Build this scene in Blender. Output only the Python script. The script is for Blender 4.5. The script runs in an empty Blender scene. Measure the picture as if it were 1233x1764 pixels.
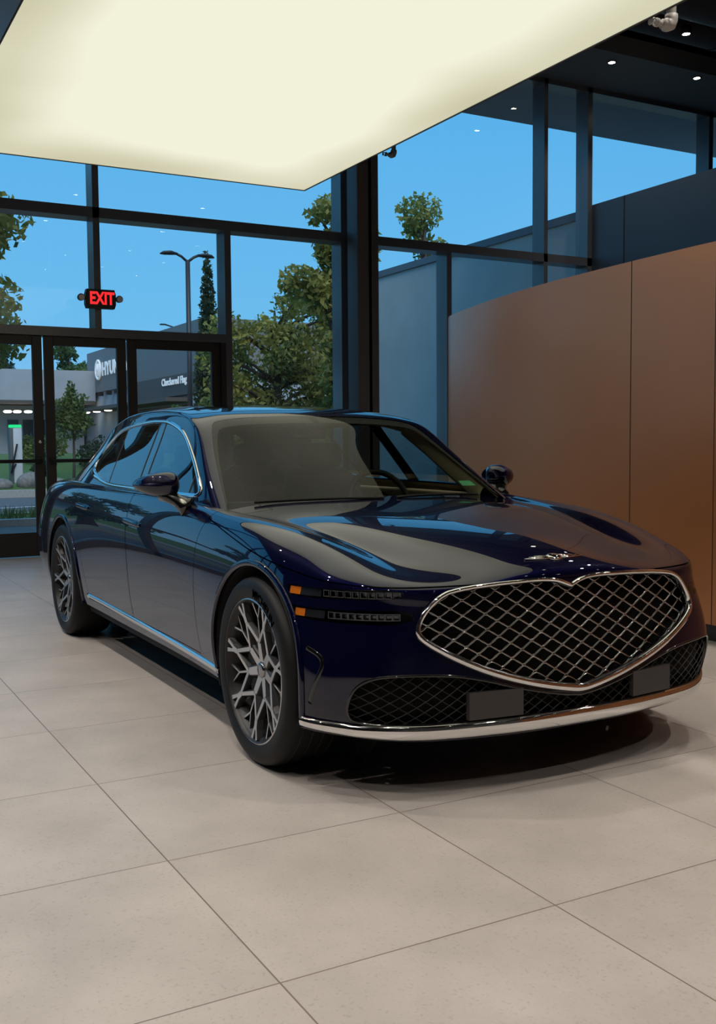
import bpy, bmesh, math, random
import numpy as np
from mathutils import Vector, Matrix
from mathutils.bvhtree import BVHTree
random.seed(7); rng = np.random.default_rng(7)
SC = bpy.context.scene
COL = SC.collection
R = math.radians

# ------------------------------------------------------------------ materials
MATS = {}
def nt(name):
    m = bpy.data.materials.new(name); m.use_nodes = True
    t = m.node_tree
    for n in list(t.nodes): t.nodes.remove(n)
    o = t.nodes.new('ShaderNodeOutputMaterial')
    MATS[name] = m
    return m, t, o
def N(t, typ, **kw):
    n = t.nodes.new(typ)
    for k, v in kw.items():
        if k in n.inputs.keys(): n.inputs[k].default_value = v
        else: setattr(n, k, v)
    return n
def pbr(name, col, rough=.5, metal=0., coat=0., coat_rough=.02, noise=0., nscale=20., spec=.5, bump=0., bscale=200., ior=1.5, trans=0., emis=None, estr=0.):
    m, t, o = nt(name)
    b = N(t, 'ShaderNodeBsdfPrincipled')
    b.inputs['Base Color'].default_value = (*col, 1); b.inputs['Roughness'].default_value = rough
    b.inputs['Metallic'].default_value = metal; b.inputs['Coat Weight'].default_value = coat
    b.inputs['Coat Roughness'].default_value = coat_rough; b.inputs['Coat IOR'].default_value = 1.57; b.inputs['Specular IOR Level'].default_value = spec
    b.inputs['IOR'].default_value = ior; b.inputs['Transmission Weight'].default_value = trans
    if emis: b.inputs['Emission Color'].default_value = (*emis, 1); b.inputs['Emission Strength'].default_value = estr
    if noise or bump:
        tc = N(t, 'ShaderNodeTexCoord')
        if noise:
            nz = N(t, 'ShaderNodeTexNoise'); nz.inputs['Scale'].default_value = nscale; nz.inputs['Detail'].default_value = 6
            t.links.new(tc.outputs['Object'], nz.inputs['Vector'])
            r = N(t, 'ShaderNodeValToRGB')
            r.color_ramp.elements[0].position = .3; r.color_ramp.elements[1].position = .7
            r.color_ramp.elements[0].color = (*[c*(1-noise) for c in col], 1)
            r.color_ramp.elements[1].color = (*[min(1, c*(1+noise)) for c in col], 1)
            t.links.new(nz.outputs['Fac'], r.inputs['Fac']); t.links.new(r.outputs['Color'], b.inputs['Base Color'])
        if bump:
            nz = N(t, 'ShaderNodeTexNoise'); nz.inputs['Scale'].default_value = bscale
            t.links.new(tc.outputs['Object'], nz.inputs['Vector'])
            bp = N(t, 'ShaderNodeBump'); bp.inputs['Strength'].default_value = bump; bp.inputs['Distance'].default_value = .01
            t.links.new(nz.outputs['Fac'], bp.inputs['Height']); t.links.new(bp.outputs['Normal'], b.inputs['Normal'])
    t.links.new(b.outputs[0], o.inputs[0])
    return m
def glass(name, tint, refl=1., ior=1.45, rough=0., haze=None, hazefac=0.):
    # thin pane: tinted see-through with a Fresnel reflection
    m, t, o = nt(name)
    tr = N(t, 'ShaderNodeBsdfTransparent'); tr.inputs[0].default_value = (*tint, 1)
    gl = N(t, 'ShaderNodeBsdfGlossy'); gl.inputs['Roughness'].default_value = rough; gl.inputs[0].default_value = (refl, refl, refl, 1)
    fr = N(t, 'ShaderNodeFresnel'); ge = N(t, 'ShaderNodeNewGeometry')
    mr = N(t, 'ShaderNodeMapRange'); mr.inputs['To Min'].default_value = ior; mr.inputs['To Max'].default_value = 1/ior   # same mirror strength from both sides
    t.links.new(ge.outputs['Backfacing'], mr.inputs['Value']); t.links.new(mr.outputs[0], fr.inputs['IOR'])
    mx = N(t, 'ShaderNodeMixShader')
    t.links.new(fr.outputs[0], mx.inputs[0]); t.links.new(tr.outputs[0], mx.inputs[1]); t.links.new(gl.outputs[0], mx.inputs[2])
    src = mx
    if haze:
        df = N(t, 'ShaderNodeBsdfDiffuse'); df.inputs[0].default_value = (*haze, 1)
        m2 = N(t, 'ShaderNodeMixShader'); m2.inputs[0].default_value = hazefac
        t.links.new(mx.outputs[0], m2.inputs[1]); t.links.new(df.outputs[0], m2.inputs[2]); src = m2
    t.links.new(src.outputs[0], o.inputs[0])
    return m
def emit(name, col, s):
    m, t, o = nt(name)
    e = N(t, 'ShaderNodeEmission'); e.inputs[0].default_value = (*col, 1); e.inputs[1].default_value = s
    t.links.new(e.outputs[0], o.inputs[0]); return m

# ------------------------------------------------------------------ objects
def tag(o, label=None, cat=None, group=None, kind=None):
    if label: o['label'] = label
    if cat: o['category'] = cat
    if group: o['group'] = group
    if kind: o['kind'] = kind
    return o
def empty(name, loc=(0, 0, 0), rz=0., parent=None):
    o = bpy.data.objects.new(name, None); COL.objects.link(o); o.location = loc; o.rotation_euler = (0, 0, rz)
    o.empty_display_size = .1
    if parent: o.parent = parent
    return o
def mesh_obj(name, V, F, mat, parent=None, smooth=False, normals=None, loc=None, rot=None, mi=None, autosmooth=None):
    me = bpy.data.meshes.new(name)
    me.from_pydata([tuple(map(float, v)) for v in V], [], [tuple(map(int, f)) for f in F])
    for m in (mat if isinstance(mat, (list, tuple)) else [mat]): me.materials.append(m)
    if mi is not None: me.polygons.foreach_set('material_index', np.array(mi, dtype=np.int32))
    if smooth or normals is not None: me.polygons.foreach_set('use_smooth', np.ones(len(F), dtype=bool))
    me.validate(); me.update()
    if normals is not None: me.normals_split_custom_set_from_vertices([tuple(map(float, n)) for n in normals])
    elif autosmooth: me.set_sharp_from_angle(angle=R(autosmooth))
    o = bpy.data.objects.new(name, me); COL.objects.link(o)
    if parent: o.parent = parent
    if loc is not None: o.location = loc
    if rot is not None: o.rotation_euler = rot
    return o
class MB:
    """collects plain polygons"""
    def __init__(s): s.V = []; s.F = []; s.M = []
    def add(s, V, F, m=0):
        b = len(s.V); s.V += [tuple(map(float, v)) for v in V]; s.F += [tuple(b+i for i in f) for f in F]; s.M += [m]*len(F); return s
    def box(s, lo, hi, m=0, bev=0.):
        x0, y0, z0 = lo; x1, y1, z1 = hi
        if bev <= 0:
            V = [(x, y, z) for z in (z0, z1) for y in (y0, y1) for x in (x0, x1)]
            F = [(0, 2, 3, 1), (4, 5, 7, 6), (0, 1, 5, 4), (2, 6, 7, 3), (0, 4, 6, 2), (1, 3, 7, 5)]
            return s.add(V, F, m)
        bm = bmesh.new(); bmesh.ops.create_cube(bm, size=1)
        for v in bm.verts: v.co = Vector(((x0+x1)/2+v.co.x*(x1-x0), (y0+y1)/2+v.co.y*(y1-y0), (z0+z1)/2+v.co.z*(z1-z0)))
        bmesh.ops.bevel(bm, geom=list(bm.edges), offset=bev, segments=3, affect='EDGES', profile=.5)
        bm.verts.index_update()
        s.add([v.co for v in bm.verts], [[v.index for v in f.verts] for f in bm.faces], m); bm.free(); return s
    def tube(s, pts, r, n=8, m=0, caps=True, closed=False):
        pts = [np.array(p, float) for p in pts]; k = len(pts)
        rr = r if isinstance(r, (list, tuple, np.ndarray)) else [r]*k
        V = []; up = None
        for i, p in enumerate(pts):
            if closed: d = pts[(i+1) % k]-pts[i-1]
            else: d = pts[min(i+1, k-1)]-pts[max(i-1, 0)]
            d = d/(np.linalg.norm(d)+1e-12)
            if up is None:
                up = np.array([0, 0, 1.]) if abs(d[2]) < .9 else np.array([1., 0, 0])
            a = np.cross(d, up); a /= np.linalg.norm(a)+1e-12; b = np.cross(a, d); up = b
            for j in range(n):
                t = 2*math.pi*j/n; V.append(p+rr[i]*(a*math.cos(t)+b*math.sin(t)))
        F = []
        for i in range(k if closed else k-1):
            i2 = (i+1) % k
            for j in range(n): F.append((i*n+j, i*n+(j+1) % n, i2*n+(j+1) % n, i2*n+j))
        if caps and not closed: F += [tuple(range(n))[::-1], tuple((k-1)*n+j for j in range(n))]
        return s.add(V, F, m)
    def lathe(s, prof, n=48, axis='y', m=0, closed=False):
        # prof: (radius, offset along axis)
        V = []
        for (r, o) in prof:
            for j in range(n):
                t = 2*math.pi*j/n; c, q = r*math.cos(t), r*math.sin(t)
                V.append((c, o, q) if axis == 'y' else ((c, q, o) if axis == 'z' else (o, c, q)))
        F = []; k = len(prof)
        for i in range(k if closed else k-1):
            i2 = (i+1) % k
            for j in range(n): F.append((i*n+j, i*n+(j+1) % n, i2*n+(j+1) % n, i2*n+j))
        return s.add(V, F, m)
    def disc(s, c, r, nrm, n=20, m=0, ry=None):
        nrm = Vector(nrm).normalized(); q = nrm.to_track_quat('Z', 'Y')
        V = [Vector(c)+q @ Vector((r*math.cos(2*math.pi*j/n), (ry or r)*math.sin(2*math.pi*j/n), 0)) for j in range(n)]
        return s.add(V, [tuple(range(n))], m)
    def build(s, name, mat, parent=None, smooth=False, autosmooth=None, **kw):
        return mesh_obj(name, s.V, s.F, mat, parent, smooth or bool(autosmooth), mi=s.M, autosmooth=autosmooth, **kw)
def text_mesh(txt, size, ext=.004, spacing=1., bold=0.):
    cu = bpy.data.curves.new('lettering', 'FONT'); cu.body = txt; cu.size = size; cu.extrude = ext; cu.space_character = spacing
    cu.align_x = 'CENTER'; cu.align_y = 'CENTER'; cu.offset = bold; cu.resolution_u = 4
    o = bpy.data.objects.new('lettering', cu); COL.objects.link(o)
    dg = bpy.context.evaluated_depsgraph_get(); dg.update()
    me = o.evaluated_get(dg).to_mesh()
    V = np.array([v.co[:] for v in me.vertices]).reshape(-1, 3); F = [tuple(p.vertices) for p in me.polygons]
    o.evaluated_get(dg).to_mesh_clear(); bpy.data.objects.remove(o); bpy.data.curves.remove(cu)
    return V, F
def polysd(P, Q):
    """signed distance (negative inside) of points P (n,2) to the closed polygon Q (m,2)"""
    P = np.asarray(P, float); Q = np.asarray(Q, float)
    d = np.full(len(P), 1e9); ins = np.zeros(len(P), bool)
    for i in range(len(Q)):
        a = Q[i]; b = Q[(i+1) % len(Q)]; e = b-a
        w = P-a; t = np.clip((w@e)/(e@e+1e-15), 0, 1)
        d = np.minimum(d, np.hypot(*(w-t[:, None]*e).T))
        c = ((a[1] > P[:, 1]) != (b[1] > P[:, 1]))
        with np.errstate(divide='ignore', invalid='ignore'):
            xx = a[0]+(P[:, 1]-a[1])*e[0]/(e[1] if abs(e[1]) > 1e-12 else 1e-12)
        ins ^= c & (P[:, 0] < xx)
    return np.where(ins, -d, d)
def smooth_poly(Q, it=2, closed=True, keep=()):
    Q = [np.array(q, float) for q in Q]; keep = set(keep)
    K = [i in keep for i in range(len(Q))]
    for _ in range(it):
        o = []; ok = []; n = len(Q)
        for i in range(n if closed else n-1):
            a, b = Q[i], Q[(i+1) % n]
            ka, kb = K[i], K[(i+1) % n]
            if not closed and i == 0: ka = True
            if not closed and i == n-2: kb = True
            if ka: o.append(a); ok.append(True)
            else: o.append(.75*a+.25*b); ok.append(False)
            if not kb: o.append(.25*a+.75*b); ok.append(False)
            elif not closed and i == n-2: o.append(b); ok.append(True)
        Q, K = o, ok
    return np.array(Q)
def resample(P, step, closed=False):
    P = np.asarray(P, float)
    if closed: P = np.vstack([P, P[:1]])
    L = np.r_[0, np.cumsum(np.linalg.norm(np.diff(P, axis=0), axis=1))]
    n = max(2, int(round(L[-1]/step))+1); s = np.linspace(0, L[-1], n)
    Q = np.stack([np.interp(s, L, P[:, k]) for k in range(P.shape[1])], 1)
    return Q[:-1] if closed else Q
# ================================================================== THE CAR
# car frame: x forward (0 = front axle), y to its left, z up; the car's Empty is turned a hair with the floor grid
YAW = R(-.3)
PAINT = pbr('paint', (.0014, .0018, .019), rough=.32, metal=.35, coat=1., coat_rough=.004, spec=.0)
BLACKGLOSS = pbr('black_gloss', (.004, .004, .005), rough=.06, coat=.5)
BLACKMATT = pbr('black_matt', (.006, .006, .006), rough=.8)
RUBBER = pbr('rubber', (.006, .006, .0065), rough=.55, bump=.05, spec=.25)
RUBBERTXT = pbr('rubber_letter', (.0005, .0005, .0005), rough=.9, spec=.0)
CHROME = pbr('chrome', (.78, .78, .78), rough=.06, metal=1.)
DARKCHROME = pbr('dark_chrome', (.34, .34, .35), rough=.16, metal=1.)
ALLOY = pbr('machined_alloy', (.56, .55, .545), rough=.3, metal=1.)
ALLOYDARK = pbr('grey_alloy', (.022, .022, .024), rough=.42, metal=.4)
STEEL = pbr('brake_steel', (.25, .25, .25), rough=.4, metal=1., noise=.2, nscale=40)
CALIPER = pbr('caliper', (.03, .03, .033), rough=.4)
CARGLASS = glass('windscreen_glass', (.86, .90, .87), ior=1.27)
SIDEGLASS = glass('side_glass', (.52, .58, .58), ior=2.5)
AMBER = pbr('amber_lens', (.75, .17, .01), rough=.12, coat=1., emis=(.9, .22, .02), estr=.10)
LAMPDARK = pbr('lamp_interior', (.012, .013, .016), rough=.25, metal=.3)
LAMPLENS = glass('lamp_lens', (.80, .84, .88), ior=1.5)
MODULE = pbr('lamp_module', (.16, .16, .165), rough=.2, metal=1.)
SENSOR = pbr('sensor_plastic', (.045, .04, .04), rough=.5)
HEADLINER = pbr('headliner', (.42, .35, .21), rough=.85)
LEATHER = pbr('navy_leather', (.012, .014, .03), rough=.5)
TANTRIM = pbr('tan_trim', (.35, .27, .16), rough=.6)
DASH = pbr('dashboard_black', (.01, .01, .011), rough=.6)
STICKER = pbr('sticker_green', (.03, .35, .12), rough=.4)
STICKERW = pbr('sticker_pale', (.6, .65, .5), rough=.5)
SCREEN = pbr('screen_black', (.004, .004, .004), rough=.1)

car = empty('car', (0, 0, 0), YAW)
tag(car, 'glossy dark navy luxury sedan parked on the showroom floor under the glowing panel', 'car')

# ---------------------------------------------------------------- cage tools
def limit_positions(V, F):
    V = np.asarray(V); n = len(V)
    ef = {}
    for f in F:
        for i in range(len(f)):
            k = tuple(sorted((f[i], f[(i+1) % len(f)]))); ef[k] = ef.get(k, 0)+1
    se = np.zeros((n, 3)); ne = np.zeros(n); sb = np.zeros((n, 3)); nb = np.zeros(n)
    for (a, b), c in ef.items():
        se[a] += V[b]; se[b] += V[a]; ne[a] += 1; ne[b] += 1
        if c == 1: sb[a] += V[b]; sb[b] += V[a]; nb[a] += 1; nb[b] += 1
    sf = np.zeros((n, 3))
    for f in F:
        for i in range(4): sf[f[i]] += V[f[(i+2) % 4]]
    L = (ne[:, None]**2*V+4*se+sf)/(ne*(ne+5))[:, None]
    B = nb >= 2
    L[B] = (4*V[B]+sb[B])/6
    return L
def fit_cage(T, F, it=5, w=.7):
    V = np.array(T, float)
    for _ in range(it): V += w*(T-limit_positions(V, F))
    return V
class Cage:
    def __init__(s): s.key = {}; s.P = []; s.F = []
    def v(s, p):
        k = (round(p[0], 4), round(p[1], 4), round(p[2], 4))
        if k not in s.key: s.key[k] = len(s.P); s.P.append(np.array(p, float))
        return s.key[k]
    def grid(s, G, flip=False):
        G = np.asarray(G); I = [[s.v(p) for p in row] for row in G]
        for i in range(len(I)-1):
            for j in range(len(I[0])-1):
                f = (I[i][j], I[i+1][j], I[i+1][j+1], I[i][j+1])
                if len(set(f)) == 4: s.F.append(f[::-1] if flip else f)
    def mirrored(s):
        P = np.array(s.P); n = len(P); mp = []; V = list(P)
        for i in range(n):
            if abs(P[i, 1]) < 1e-6: mp.append(i)
            else: mp.append(len(V)); V.append(P[i]*[1, -1, 1])
        return np.array(V), s.F+[tuple(mp[i] for i in f)[::-1] for f in s.F]
def subdivided(V, F, level, creases=()):
    """Catmull-Clark surface of the cage -> (verts, faces, normals)"""
    me = bpy.data.meshes.new('cage'); me.from_pydata([tuple(v) for v in V], [], F); me.update()
    b_ = bmesh.new(); b_.from_mesh(me); bmesh.ops.recalc_face_normals(b_, faces=list(b_.faces)); b_.normal_update()
    tot = sum((f.calc_center_median()-Vector((-2, 0, .5))).dot(f.normal)*f.calc_area() for f in b_.faces)
    if tot < 0: bmesh.ops.reverse_faces(b_, faces=list(b_.faces))
    b_.to_mesh(me); b_.free(); me.update()
    if creases:
        at = me.attributes.new('crease_edge', 'FLOAT', 'EDGE')
        D = {tuple(sorted(k)): w for k, w in creases}
        for e in me.edges:
            k = tuple(sorted(e.vertices))
            if k in D: at.data[e.index].value = D[k]
    o = bpy.data.objects.new('cage', me); COL.objects.link(o)
    md = o.modifiers.new('s', 'SUBSURF'); md.levels = level; md.render_levels = level
    dg = bpy.context.evaluated_depsgraph_get(); dg.update()
    e = o.evaluated_get(dg).to_mesh()
    n = len(e.vertices); co = np.empty(n*3); e.vertices.foreach_get('co', co); co = co.reshape(-1, 3).copy()
    no = np.array([v.normal[:] for v in e.vertices])
    FF = [tuple(p.vertices) for p in e.polygons]
    o.evaluated_get(dg).to_mesh_clear(); bpy.data.objects.remove(o); bpy.data.meshes.remove(me)
    return co, FF, no
class Shell:
    """dense surface that can be cut along the zero lines of fields and split into parts"""
    def __init__(s, co, F, no):
        s.bm = bmesh.new(); bm = s.bm
        L = bm.verts.layers.float_vector.new('n0')
        vs = [bm.verts.new(c) for c in co]
        for v, n in zip(vs, no): v[L] = Vector(n)
        for f in F: bm.faces.new([vs[i] for i in f])
        s.L = L; s.bvh = BVHTree.FromPolygons([tuple(c) for c in co], F)
    def cut(s, field):
        bm = s.bm; bm.verts.index_update(); bm.verts.ensure_lookup_table()
        co = np.array([v.co[:] for v in bm.verts]); val = field(co)
        eps = 2e-4
        val = np.where(np.abs(val) < eps, 0., val)
        zero = set(np.nonzero(val == 0)[0].tolist()); zero = {bm.verts[i] for i in zero}
        todo = []
        for e in bm.edges:
            a, b = val[e.verts[0].index], val[e.verts[1].index]
            if a*b < 0 and abs(a-b) < .5: todo.append((e, e.verts[0], a, b))
        faces = set()
        for e, v0, a, b in todo:
            faces.update(e.link_faces)
            _, nv = bmesh.utils.edge_split(e, v0, a/(a-b)); zero.add(nv)
        for f in list(faces)+[f for v in list(zero) for f in v.link_faces if f not in faces]:
            if not f.is_valid: continue
            vz = [v for v in f.verts if v in zero]
            if len(vz) < 2: continue
            n = len(f.verts); idx = [i for i, v in enumerate(f.verts) if v in zero]
            for q in range(len(idx)):
                i, j = idx[q], idx[(q+1) % len(idx)]
                if abs(i-j) not in (1, n-1) and i != j:
                    try: bmesh.utils.face_split(f, f.verts[i], f.verts[j])
                    except Exception: pass
                    break
    def split(s, classify):
        """classify(centres, normals) -> array of names (or None)"""
        bm = s.bm; bm.verts.index_update()
        FS = list(bm.faces)
        C = np.array([np.mean([v.co[:] for v in f.verts], axis=0) for f in FS])
        bm.normal_update(); Nn = np.array([f.normal[:] for f in FS])
        names = classify(C, Nn)
        out = {}
        for f, nme in zip(FS, names):
            if nme is None or nme == '': continue
            d = out.setdefault(nme, dict(map={}, V=[], N=[], F=[]))
            ids = []
            for v in f.verts:
                k = d['map'].get(v.index)
                if k is None:
                    k = len(d['V']); d['map'][v.index] = k; d['V'].append(v.co[:]); nn = v[s.L]; d['N'].append(nn.normalized()[:] if nn.length > 1e-6 else f.normal[:])
                ids.append(k)
            d['F'].append(ids)
        return out
    def ray(s, o, d):
        h = s.bvh.ray_cast(Vector(o), Vector(d))
        return (np.array(h[0]), np.array(h[1])) if h[0] is not None else (None, None)

# ---------------------------------------------------------------- lower body cage (half, y >= 0)
# top rows i (front -> rear), columns j (centre -> shoulder)
TOP = [
 [(.695,0,.742),(.692,.2,.742),(.680,.42,.735),(.645,.62,.735),(.555,.755,.742),(.43,.845,.752)],
 [(.61,0,.803),(.60,.2,.799),(.555,.425,.772),(.50,.60,.774),(.42,.73,.795),(.30,.842,.805)],
 [(.32,0,.872),(.31,.2,.870),(.285,.44,.850),(.25,.585,.828),(.17,.72,.862),(.10,.855,.860)],
 [(-.05,0,.922),(-.05,.22,.921),(-.07,.47,.911),(-.12,.65,.895),(-.14,.77,.913),(-.18,.878,.898)],
 [(-.40,0,.948),(-.40,.22,.947),(-.42,.48,.941),(-.45,.70,.922),(-.47,.80,.936),(-.50,.888,.918)],
 [(-.72,0,.963),(-.72,.23,.962),(-.75,.48,.957),(-.79,.745,.943),(-.82,.82,.953),(-.86,.892,.940)],
 [(-1.25,0,.985),(-1.25,.23,.985),(-1.25,.48,.985),(-1.25,.74,.985),(-1.25,.835,.978),(-1.25,.895,.955)],
 [(-1.9,0,.99),(-1.9,.23,.99),(-1.9,.48,.99),(-1.9,.74,.99),(-1.9,.845,.983),(-1.9,.902,.960)],
 [(-2.55,0,.995),(-2.55,.23,.995),(-2.55,.48,.995),(-2.55,.74,.995),(-2.55,.842,.99),(-2.55,.905,.968)],
 [(-3.1,0,1.0),(-3.1,.23,1.0),(-3.1,.48,1.0),(-3.1,.72,1.0),(-3.1,.825,.998),(-3.1,.900,.975)],
 [(-3.6,0,1.0),(-3.6,.23,1.0),(-3.6,.46,1.0),(-3.6,.68,1.0),(-3.6,.79,.995),(-3.6,.878,.968)],
 [(-4.1,0,1.0),(-4.1,.22,.999),(-4.1,.44,.996),(-4.08,.62,.99),(-4.05,.73,.98),(-4.02,.83,.95)],
 [(-4.44,0,.985),(-4.44,.2,.984),(-4.42,.4,.98),(-4.38,.56,.97),(-4.32,.67,.96),(-4.22,.765,.935)],
]
# front columns j, rows k below the top edge
FRONT = [
 [(.716,0,.65),(.738,0,.54),(.757,0,.425),(.775,0,.315),(.742,0,.200)],
 [(.713,.2,.65),(.735,.2,.54),(.755,.2,.425),(.770,.2,.315),(.738,.2,.200)],
 [(.700,.42,.655),(.722,.42,.545),(.742,.42,.43),(.746,.42,.315),(.712,.42,.202)],
 [(.664,.615,.665),(.688,.62,.55),(.71,.62,.435),(.706,.62,.32),(.662,.63,.207)],
 [(.575,.757,.675),(.612,.765,.56),(.640,.770,.44),(.630,.77,.325),(.575,.77,.215)],
 [(.445,.855,.69),(.495,.860,.57),(.525,.872,.45),(.515,.880,.33),(.475,.872,.225)],
]
SIDE = {  # i: rows k=1..5  (x, y, z)
 1: [(.285,.905,.725),(.33,.932,.585),(.36,.945,.455),(.36,.948,.33),(.35,.935,.232)],
 2: [(.08,.938,.775),(.08,.957,.61),(.08,.963,.465),(.08,.958,.335),(.08,.945,.24)],
 3: [(-.19,.942,.795),(-.2,.958,.635),(-.2,.965,.475),(-.2,.956,.34),(-.2,.938,.243)],
 4: [(-.5,.942,.810),(-.5,.957,.665),(-.5,.958,.49),(-.5,.944,.35),(-.5,.925,.248)],
 5: [(-.86,.938,.825),(-.86,.953,.69),(-.86,.950,.50),(-.86,.934,.36),(-.86,.915,.25)],
 6: [(-1.25,.938,.835),(-1.25,.952,.70),(-1.25,.946,.50),(-1.25,.930,.36),(-1.25,.91,.25)],
 7: [(-1.9,.942,.842),(-1.9,.953,.705),(-1.9,.945,.50),(-1.9,.929,.36),(-1.9,.91,.25)],
 8: [(-2.55,.946,.850),(-2.55,.957,.71),(-2.55,.952,.51),(-2.55,.936,.37),(-2.55,.915,.255)],
 9: [(-3.1,.946,.858),(-3.1,.963,.71),(-3.1,.967,.52),(-3.1,.957,.38),(-3.1,.935,.265)],
 10: [(-3.6,.932,.85),(-3.6,.955,.70),(-3.6,.962,.52),(-3.6,.95,.38),(-3.6,.925,.275)],
 11: [(-4.05,.885,.84),(-4.07,.915,.69),(-4.08,.925,.52),(-4.06,.91,.39),(-4.04,.875,.29)],
 12: [(-4.25,.80,.83),(-4.29,.84,.68),(-4.31,.855,.52),(-4.29,.84,.40),(-4.24,.80,.31)],
}
REARX = [-4.44, -4.47, -4.46, -4.50, -4.48, -4.42]
cage = Cage()
cage.grid(np.array(TOP), flip=True)
# front grid: rows j, cols k
FG = np.array([[TOP[0][j]]+FRONT[j] for j in range(6)]); cage.grid(FG, flip=True)
SG = np.array([[TOP[0][5]]+FRONT[5]]+[[TOP[i][5]]+SIDE[i] for i in range(1, 13)]); cage.grid(SG)
RG = []
last = [TOP[12][5]]+SIDE[12]
for j in range(6):
    row = []
    for k in range(6):
        if k == 0: row.append(TOP[12][j])
        elif j == 5: row.append(last[k])
        else:
            yy = last[k][1]*[0, .25, .5, .71, .87][j]; u = yy/last[k][1]
            row.append((REARX[k]+(last[k][0]-REARX[k])*u**2.6, yy, TOP[12][0][2]+(last[k][2]-TOP[12][0][2])*1.0 if k else 0))
    RG.append(row)
cage.grid(np.array(RG))
CV, CF = cage.mirrored()
fitV = fit_cage(CV, CF)
def crease_on(cg, Vm, pts, w):
    out = []
    K = {(round(p[0], 4), round(p[1], 4), round(p[2], 4)): i for i, p in enumerate(Vm)}
    for sgn in (1, -1):
        ids = [K[(round(p[0], 4), round(p[1]*sgn, 4) + 0., round(p[2], 4))] for p in pts]
        out += [((a, b), w) for a, b in zip(ids, ids[1:])]
    return out
cr = crease_on(cage, CV, [TOP[i][3] for i in range(1, 6)], .38)
co, FF, no = subdivided(fitV, CF, 4, cr)
body = Shell(co, FF, no)

# ---------------------------------------------------------------- cut fields
ax_ = lambda P: np.abs(P[:, 1])
ARCH_R = .403
AZ = .3625
def f_arch(P): return np.minimum(np.hypot(P[:, 0]+.010, P[:, 2]-AZ), np.hypot(P[:, 0]+3.175, P[:, 2]-AZ))-ARCH_R
CAB = smooth_poly([(-.80, -.5), (-.80, .35), (-.86, .68), (-1.0, .80), (-1.4, .835), (-3.0, .825), (-3.5, .72), (-3.8, .45), (-3.85, -.5)])
def f_cab(P):
    d = polysd(np.c_[P[:, 0], ax_(P)], CAB)
    return np.maximum(d, .90-P[:, 2])
HX = [-1.2, -.72, -.60, -.35, -.1, .1, .3, .42, .55, .62, .70, .9]
HZ = [.96, .953, .912, .868, .825, .795, .763, .748, .738, .735, .733, .733]
def f_hood(P):   # negative on the hood
    zh = np.interp(P[:, 0], HX, HZ)
    return np.maximum(zh-P[:, 2], -.755-.0*P[:, 1]-P[:, 0])
DOORF = smooth_poly([(-.57, 1.2), (-.575, .93), (-.635, .84), (-.655, .66), (-.635, .45), (-.62, .318), (-1.685, .318), (-1.70, .6), (-1.72, .85), (-1.76, 1.2)], keep=(5, 6))
DOORR = smooth_poly([(-1.768, 1.2), (-1.728, .85), (-1.708, .6), (-1.693, .318), (-2.60, .318), (-2.66, .50), (-2.74, .66), (-2.82, .80), (-2.86, .92), (-2.88, 1.2)], keep=(3, 4))
def f_poly(Q, amin=.6):
    def f(P): return np.maximum(polysd(P[:, [0, 2]], Q), amin-ax_(P))
    return f
def phi(P): return np.degrees(np.arctan2(ax_(P), P[:, 0]+.2))
SC_ = .014  # degrees -> about metres
LAMPU = smooth_poly([(38.5, .731), (50, .726), (58, .722), (63.9, .727), (63.0, .690), (58, .688), (50, .692), (38, .697)], 1, keep=(3, 4))
LAMPL = smooth_poly([(36.5, .662), (50, .657), (57, .655), (61.6, .658), (60.6, .620), (57, .615), (50, .612), (36.5, .612)], 1, keep=(3, 4))
def f_lamp(Q):
    q = Q*[SC_, 1]
    def f(P):
        d = polysd(np.c_[phi(P)*SC_, P[:, 2]], q); return np.where(P[:, 0] > -.1, d, np.maximum(d, .3))
    return f
GRILLE = smooth_poly([(0, .706), (.078, .736), (.30, .731), (.46, .722), (.545, .708), (.60, .655), (.634, .598), (.622, .560), (.50, .488), (.35, .424), (.18, .375), (.03, .346), (0, .345)], 2, keep=(0, 12))
GRILLE[:, 0] = np.where(GRILLE[:, 0] < 1e-6, -.4, GRILLE[:, 0])
GR = smooth_poly([(0, .706), (.078, .736), (.30, .731), (.46, .722), (.545, .708), (.60, .655), (.634, .598), (.622, .560), (.50, .488), (.35, .424), (.18, .375), (.03, .346), (0, .345)], 2, closed=False, keep=(0,))
def f_grille(P):
    d = polysd(np.c_[ax_(P), P[:, 2]], np.vstack([GR, [(-.4, .345), (-.4, .706)]])); return np.where(P[:, 0] > .3, d, np.maximum(d, .3))
IN = smooth_poly([(0, .320), (.08, .328), (.26, .367), (.41, .413), (.54, .440), (.72, .448), (.80, .432), (.838, .385), (.845, .30), (.80, .270), (.60, .268), (.30, .266), (0, .266)], 2, closed=False)
def f_intake(P):
    d = polysd(np.c_[ax_(P), P[:, 2]], np.vstack([IN, [(-.4, .266), (-.4, .318)]])); return np.where(P[:, 0] > .3, d, np.maximum(d, .3))
def f_bump(P):   # negative on the bumper
    zb = np.interp(P[:, 0], [.10, .20, .30, .5], [.60, .605, .606, .608])
    return np.maximum(.17-P[:, 0], P[:, 2]-np.interp(P[:, 0], HX, HZ))
TAIL = smooth_poly([(-.3, .86), (.5, .86), (.72, .85), (.80, .84), (.80, .80), (.70, .80), (.5, .81), (-.3, .81)], 1)
def f_tail(P):
    d = polysd(np.c_[ax_(P), P[:, 2]], TAIL); return np.where(P[:, 0] < -4.0, d, np.maximum(d, .3))
def f_trunk(P):
    return np.maximum(np.maximum(ax_(P)-.66, -(P[:, 0]+4.6)), np.maximum(P[:, 0]+3.98, .62-P[:, 2]))
g = .0022
f_du, f_dl = f_lamp(LAMPU), f_lamp(LAMPL)
f_dF, f_dR = f_poly(DOORF), f_poly(DOORR)
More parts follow.
